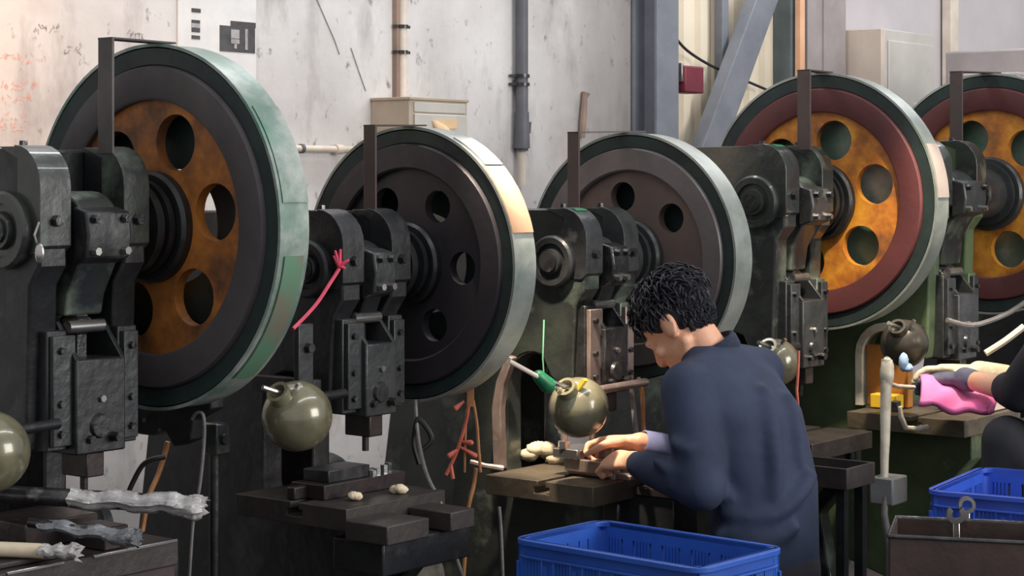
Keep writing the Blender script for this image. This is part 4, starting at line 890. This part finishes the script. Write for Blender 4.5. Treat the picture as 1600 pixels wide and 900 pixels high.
def person(J, label, cloth, m_cloth, hair_m='hair', sleeves='long', gloves=None, with_trousers=True, voxel=.0055):
    F_ = J['fwd']; L_ = J['left']; pel, mid, chest, neck = J['pelvis'], J['mid'], J['chest'], J['neck']
    # body: one continuous surface from head to feet, hands with separate fingers
    b = MB()
    P, B = head_shapes(b, J['head'], J['face'], J['up'])
    b.capsule(neck - EZ * .03, .052, P(0, -.022, -.050), .047, 18)
    tors = lambda k: [(pel - EZ * .10, L_ * .13 * k, F_ * .09 * k), (pel, L_ * .165 * k, F_ * .115 * k), (mid, L_ * .150 * k, F_ * .108 * k), (chest, L_ * .172 * k, F_ * .115 * k), (chest.lerp(neck, .55), L_ * .165 * k, F_ * .09 * k), (neck - EZ * .015, L_ * .075 * k, F_ * .06 * k)]
    b.loft(tors(.9))
    for sd in ('l', 'r'):
        sh, el, wr = J['sh_' + sd], J['el_' + sd], J['wr_' + sd]
        b.capsule(chest.lerp(neck, .6), .06, sh, .048); b.capsule(sh, .046, el, .037); b.capsule(el, .037, wr, .025)
        hand_shapes(b, wr + (J['hd_' + sd]) * .01, J['hd_' + sd], J['pn_' + sd], J['th_' + sd], J.get('curl_' + sd, .6))
        hp = pel + L_ * (.085 if sd == 'l' else -.085) - EZ * .02
        b.capsule(hp, .08, J['kn_' + sd], .055); b.capsule(J['kn_' + sd], .052, J['an_' + sd], .036)
        b.capsule(J['an_' + sd] - EZ * .025, .035, J['an_' + sd] + F_ * .15 - EZ * .045, .028)
    body = remeshed(b, 'person', 'skin', voxel, smooth=4)
    tag(body, label, 'person')
    # sweater
    c = MB(); k = 1.08
    rings = tors(k); c.loft([(rings[0][0] + EZ * .02, rings[0][1] * 1.28, rings[0][2] * 1.35)] + rings[1:-1] + [(neck + EZ * .004, L_ * .072, F_ * .066)])
    for sd in ('l', 'r'):
        sh, el, wr = J['sh_' + sd], J['el_' + sd], J['wr_' + sd]
        c.capsule(chest.lerp(neck, .62), .072, sh, .066); c.capsule(sh, .068, el, .058)
        if sleeves == 'long':
            e2 = wr.lerp(el, J.get('cuff_' + sd, .06)); c.capsule(el, .058, e2.lerp(el, .2), .043); c.capsule(e2.lerp(el, .25), .043, e2, .036)
        else: c.capsule(el, .058, el.lerp(wr, .18), .05)
    for pts, r in J.get('folds', ()): c.tube(spline(pts, 5), [.003] + [r] * (len(spline(pts, 5)) - 2) + [.003], 8)
    sw = remeshed(c, cloth, m_cloth, .008, body, smooth=16)
    cn = (P(0, -.022, -.05) - neck).normalized(); cx = (cn * .8 + EZ * .6).normalized(); u1 = cx.cross(F_).normalized(); u2 = cx.cross(u1)
    MB().loft([(neck + cx * (h_ - .004), u1 * r_, u2 * r_) for h_, r_ in ((-.02, .066), (.004, .066), (.014, .061), (.015, .055), (.004, .050))], 32).build('collar', 'collar' if m_cloth == 'sweater' else m_cloth, body)
    if with_trousers:
        q = MB(); q.loft([(pel - EZ * .12, L_ * .15, F_ * .12), (pel - EZ * .04, L_ * .18, F_ * .13), (pel + EZ * .04, L_ * .17, F_ * .12)])
        for sd in ('l', 'r'):
            hp = pel + L_ * (.085 if sd == 'l' else -.085) - EZ * .02
            q.capsule(hp, .098, J['kn_' + sd], .072); q.capsule(J['kn_' + sd], .070, J['an_' + sd] + EZ * .03, .058)
        remeshed(q, 'trousers', 'trousers' if m_cloth == 'sweater' else 'black_cloth', .011, body)
        for sd in ('l', 'r'):
            a = J['an_' + sd]; s_ = MB(); s_.loft([(a - F_ * .05 - EZ * .035, L_ * .034, EZ * .034), (a + F_ * .0 - EZ * .03, L_ * .042, EZ * .042), (a + F_ * .10 - EZ * .04, L_ * .046, EZ * .034), (a + F_ * .18 - EZ * .05, L_ * .036, EZ * .022)], 16)
            s_.build('shoe', 'cord_black', body)
    # hair: a cap plus many tufts
    hm = MB(); rn = random.Random(21)
    hm.ell(P(0, -.022, .036), (.081, .097, .088), 28, 18, B); hm.ell(P(0, -.045, -.010), (.058, .052, .050), 20, 14, B)
    cap_ = []
    for i in range(2600):
        t_ = rn.uniform(0, math.pi * .80); a = rn.uniform(0, 2 * math.pi)
        v = Vector((math.sin(t_) * math.cos(a), math.sin(t_) * math.sin(a), math.cos(t_)))
        if v.y > .50 and v.z < .42: continue
        if v.z < -.12 and v.y > -.25: continue
        p = P(v.x * .079, v.y * .095 - .02, v.z * .086 + .036); nrm = (B[0] * v.x + B[1] * v.y + B[2] * v.z)
        flow = (B[1] * .5 - B[2] * .6 if v.y > -.1 else -B[2] * .9 - B[1] * .2) + Vector((rn.uniform(-1, 1), rn.uniform(-1, 1), rn.uniform(-1, 1))) * .75
        flow = (flow - nrm * flow.dot(nrm)).normalized(); side_ = nrm.cross(flow) * rn.uniform(-.5, .5)
        big_ = 1.0 if v.z > .1 else .55
        l = rn.uniform(.028, .050) * big_; lift = rn.uniform(.25, .75) * big_
        pts_ = [p - nrm * .004, p + (flow * .3 + nrm * lift * .55) * l, p + (flow * .65 + side_ * .5 + nrm * lift * .7) * l, p + (flow + side_ + nrm * lift * .45) * l]
        hm.tube(pts_, [.0042, .0040, .0030, .0005], 4)
    for i in range(700):                        # short hair of the nape
        t_ = rn.uniform(math.pi * .25, math.pi * .85); a = rn.uniform(math.pi * .95, math.pi * 2.05)
        v = Vector((math.sin(t_) * math.cos(a), math.sin(t_) * math.sin(a), math.cos(t_)))
        p = P(v.x * .057, v.y * .051 - .045, v.z * .049 - .010); nrm = (B[0] * v.x + B[1] * v.y + B[2] * v.z)
        fl = (-B[2] + Vector((rn.uniform(-1, 1), rn.uniform(-1, 1), rn.uniform(-1, 1))) * .6); fl = (fl - nrm * fl.dot(nrm)).normalized(); l = rn.uniform(.014, .026)
        hm.tube([p - nrm * .003, p + (fl * .5 + nrm * .3) * l, p + (fl + nrm * .25) * l], [.0036, .003, .0005], 4)
    h = hm.build('hair', hair_m, body, angle=50)
    return body, P, B
Fw = Vector((-.80, .60, 0)).normalized(); Lf = Vector((-Fw.y, Fw.x, 0))
pel = at(1192, 870, 4.70); neck = at(1113, 540, 4.78); chest = at(1163, 640, 4.74); mid = at(1196, 755, 4.70)
wl, wr = at(988, 722, 4.72), at(1000, 690, 4.88)
J = dict(fwd=Fw, left=Lf, pelvis=pel, mid=mid, chest=chest, neck=neck,
    head=at(1060, 508, 4.80), face=(-.56, .33, -.76), up=(-.66, .40, .64),
    sh_l=at(1074, 608, 4.63), el_l=at(1098, 762, 4.53), wr_l=wl, hd_l=(at(940, 716, 4.84) - wl).normalized(), pn_l=Vector((.2, .5, -.8)), th_l=Vector((.2, .6, .6)), curl_l=1.2, cuff_l=.10,
    sh_r=at(1186, 582, 4.92), el_r=at(1150, 740, 5.02), wr_r=wr, hd_r=(at(938, 694, 4.93) - wr).normalized(), pn_r=Vector((-.1, -.45, -.85)), th_r=Vector((-.2, -.7, .0)), curl_r=1.15, cuff_r=.40,
    kn_l=at(1060, 880, 4.62), kn_r=at(1130, 870, 4.98), an_l=Vector((.38, 4.72, .09)), an_r=Vector((.47, 5.0, .09)),
    folds=[([at(1190, 600, 4.68), at(1202, 660, 4.61), at(1212, 730, 4.572), at(1206, 785, 4.57)], .022), ([at(1228, 610, 4.72), at(1246, 680, 4.65), at(1250, 735, 4.625)], .018),
           ([at(1120, 792, 4.58), at(1165, 808, 4.565), at(1215, 800, 4.565), at(1255, 765, 4.60), at(1268, 735, 4.64)], .022), ([at(1110, 838, 4.58), at(1160, 830, 4.565), at(1205, 845, 4.565), at(1250, 815, 4.58)], .020),
           ([at(1112, 715, 4.60), at(1126, 760, 4.575), at(1150, 788, 4.565)], .018), ([at(1046, 688, 4.55), at(1075, 704, 4.515), at(1106, 702, 4.52)], .015), ([at(1050, 730, 4.55), at(1075, 742, 4.51), at(1096, 735, 4.50)], .014),
           ([at(1062, 626, 4.585), at(1090, 640, 4.56), at(1112, 668, 4.58)], .016), ([at(1020, 716, 4.60), at(1045, 738, 4.545), at(1050, 770, 4.545)], .013)])
man, PH, BH = person(J, 'seated man in navy sweater bending over the lit die', 'sweater', 'sweater')
# pale shirt cuff under the far sleeve
d = (J['el_r'] - wr).normalized(); u1 = d.orthogonal().normalized()
MB().lathe([(.0, .029), (.004, .032), (.05, .039), (.11, .044), (.11, .039), (.004, .027)], wr + d * .004, (d, u1, d.cross(u1)), 28).build('shirt_cuff', 'cuff_blue', man)
t = empty('work_stool', Vector((pel.x, pel.y, 0)), 0, 'round dark steel stool under the seated man', 'stool')
zs_ = pel.z - .115
MB().lathe([(zs_ - .03, 0), (zs_ - .03, .15), (zs_, .16), (zs_ + .008, .15), (zs_ + .008, 0)], (0, 0, 0), 'z', 32, closed=False).build('stool_seat', 'stool', t)
for k in range(4):
    a = R(45 + 90 * k); MB().cyl((math.cos(a) * .11, math.sin(a) * .11, zs_ - .03), (math.cos(a) * .17, math.sin(a) * .17, 0), .014).build('stool_leg', 'stool', t)

# second worker, mostly beyond the right edge
F2 = Vector((-.85, .52, 0)).normalized(); L2 = Vector((-F2.y, F2.x, 0))
pel2 = at(1690, 790, 5.15); w2l, w2r = at(1508, 592, 5.30), at(1530, 582, 5.48)
J2 = dict(fwd=F2, left=L2, pelvis=pel2, mid=at(1685, 690, 5.15), chest=at(1672, 590, 5.17), neck=at(1690, 505, 5.2), head=at(1700, 440, 5.22), face=(-.8, .4, -.4), up=(-.4, .2, .9),
    sh_l=at(1640, 552, 5.02), el_l=at(1592, 612, 5.10), wr_l=w2l, hd_l=(at(1455, 590, 5.42) - w2l).normalized(), pn_l=Vector((0, .2, -1)), th_l=Vector((0, .8, .3)), curl_l=.5,
    sh_r=at(1690, 545, 5.38), el_r=at(1610, 600, 5.56), wr_r=w2r, hd_r=(at(1478, 578, 5.5) - w2r).normalized(), pn_r=Vector((0, -.2, -1)), th_r=Vector((0, -.8, .2)), curl_r=.5,
    kn_l=at(1575, 690, 5.12), kn_r=at(1610, 690, 5.4), an_l=Vector((1.30, 5.12, .09)), an_r=Vector((1.42, 5.4, .09)))
man2, P2H, B2H = person(J2, 'second worker in black at right edge, forearm reaching to die', 'work_shirt', 'black_cloth', sleeves='short', voxel=.007)
g = MB(); hand_shapes(g, w2l + J2['hd_l'] * .01, J2['hd_l'], J2['pn_l'], J2['th_l'], .5, 1.14); g.capsule(w2l + (J2['el_l'] - w2l) * .12, .032, w2l, .033)
remeshed(g, 'glove', 'glove', .004, man2, smooth=2)
g = MB(); hand_shapes(g, w2r + J2['hd_r'] * .01, J2['hd_r'], J2['pn_r'], J2['th_r'], .5, 1.14); g.capsule(w2r + (J2['el_r'] - w2r) * .5, .04, w2r, .034)
remeshed(g, 'glove', 'rag', .004, man2, smooth=2)
t = empty('work_stool', Vector((pel2.x, pel2.y, 0)), 0, 'dark steel stool under second worker at right edge', 'stool')
zs_ = pel2.z - .115
MB().lathe([(zs_ - .03, 0), (zs_ - .03, .15), (zs_, .16), (zs_ + .008, .15), (zs_ + .008, 0)], (0, 0, 0), 'z', 32, closed=False).build('stool_seat', 'stool', t)
for k in range(4):
    a = R(45 + 90 * k); MB().cyl((math.cos(a) * .11, math.sin(a) * .11, zs_ - .03), (math.cos(a) * .17, math.sin(a) * .17, 0), .014).build('stool_leg', 'stool', t)
# pink cloth
n1, n2 = 22, 12; vs = []; fs = []; random.seed(5)
for i in range(n1 + 1):
    for j in range(n2 + 1):
        u_, v_ = i / n1, j / n2
        top_ = at(1438 + 112 * u_, 590 + 26 * u_, 5.36); bot_ = at(1436 + 115 * u_, 628 + 16 * math.sin(u_ * 2.2), 5.22)
        p = top_.lerp(bot_, v_); p += Vector((0, -.035 * math.sin(v_ * math.pi) * (.6 + .4 * math.sin(u_ * 9)), .006 * math.sin(u_ * 14 + v_ * 5))); vs.append(p)
for i in range(n1):
    for j in range(n2): a_ = i * (n2 + 1) + j; fs.append((a_, a_ + 1, a_ + n2 + 2, a_ + n2 + 1))
o = MB().add(vs, fs).build('pink_cloth', 'pink_cloth', angle=180); so = o.modifiers.new('thick', 'SOLIDIFY'); so.thickness = .018; so.offset = 0
tag(o, 'bright pink cloth under gloved hand of second worker', 'cloth')
# warm lamp on the man's die, glow at the left end of the wall
def lamp(loc, target, power, col, ang, size, label):
    t = empty('work_lamp', loc, 0, label, 'lamp')
    d = (Vector(target) - Vector(loc)).normalized(); u = d.orthogonal().normalized()
    MB().lathe([(-.10, .0), (-.10, .02), (-.06, .03), (.0, .07), (.0, .066), (-.055, .026), (-.055, 0)], (0, 0, 0), (d, u, d.cross(u)), 24, closed=False).build('lamp_shade', 'cast_worn', t)
    MB().tube([-d * .10, -d * .10 + EZ * .3, -d * .10 + EZ * 1.4], .006).build('lamp_cord', 'cord_black', t)
    l = bpy.data.lights.new('lamp_bulb', 'SPOT'); l.energy = power; l.color = col; l.spot_size = ang; l.spot_blend = .6; l.shadow_soft_size = size
    o = bpy.data.objects.new('lamp_bulb', l); COL.objects.link(o); o.parent = t; o.location = d * -.02; o.rotation_euler = d.to_track_quat('-Z', 'Y').to_euler()
lamp((-.02, 4.45, 2.2), at(862, 645, 4.88), 340, (1, .82, .64), R(25), .05, 'hanging work lamp above the man die, out of frame')
lamp((1.25, 5.0, 2.5), at(1400, 590, 5.7), 260, (1, .82, .62), R(36), .05, 'hanging work lamp above far right die, out of frame')
lamp(tuple(wall_pt(on_wall(-330, 60)[0], .5, 1.9)), wall_pt(on_wall(-60, 90)[0], 0, 1.72), 36, (1, .55, .25), R(80), .05, 'orange lamp lighting left end of wall, out of frame')
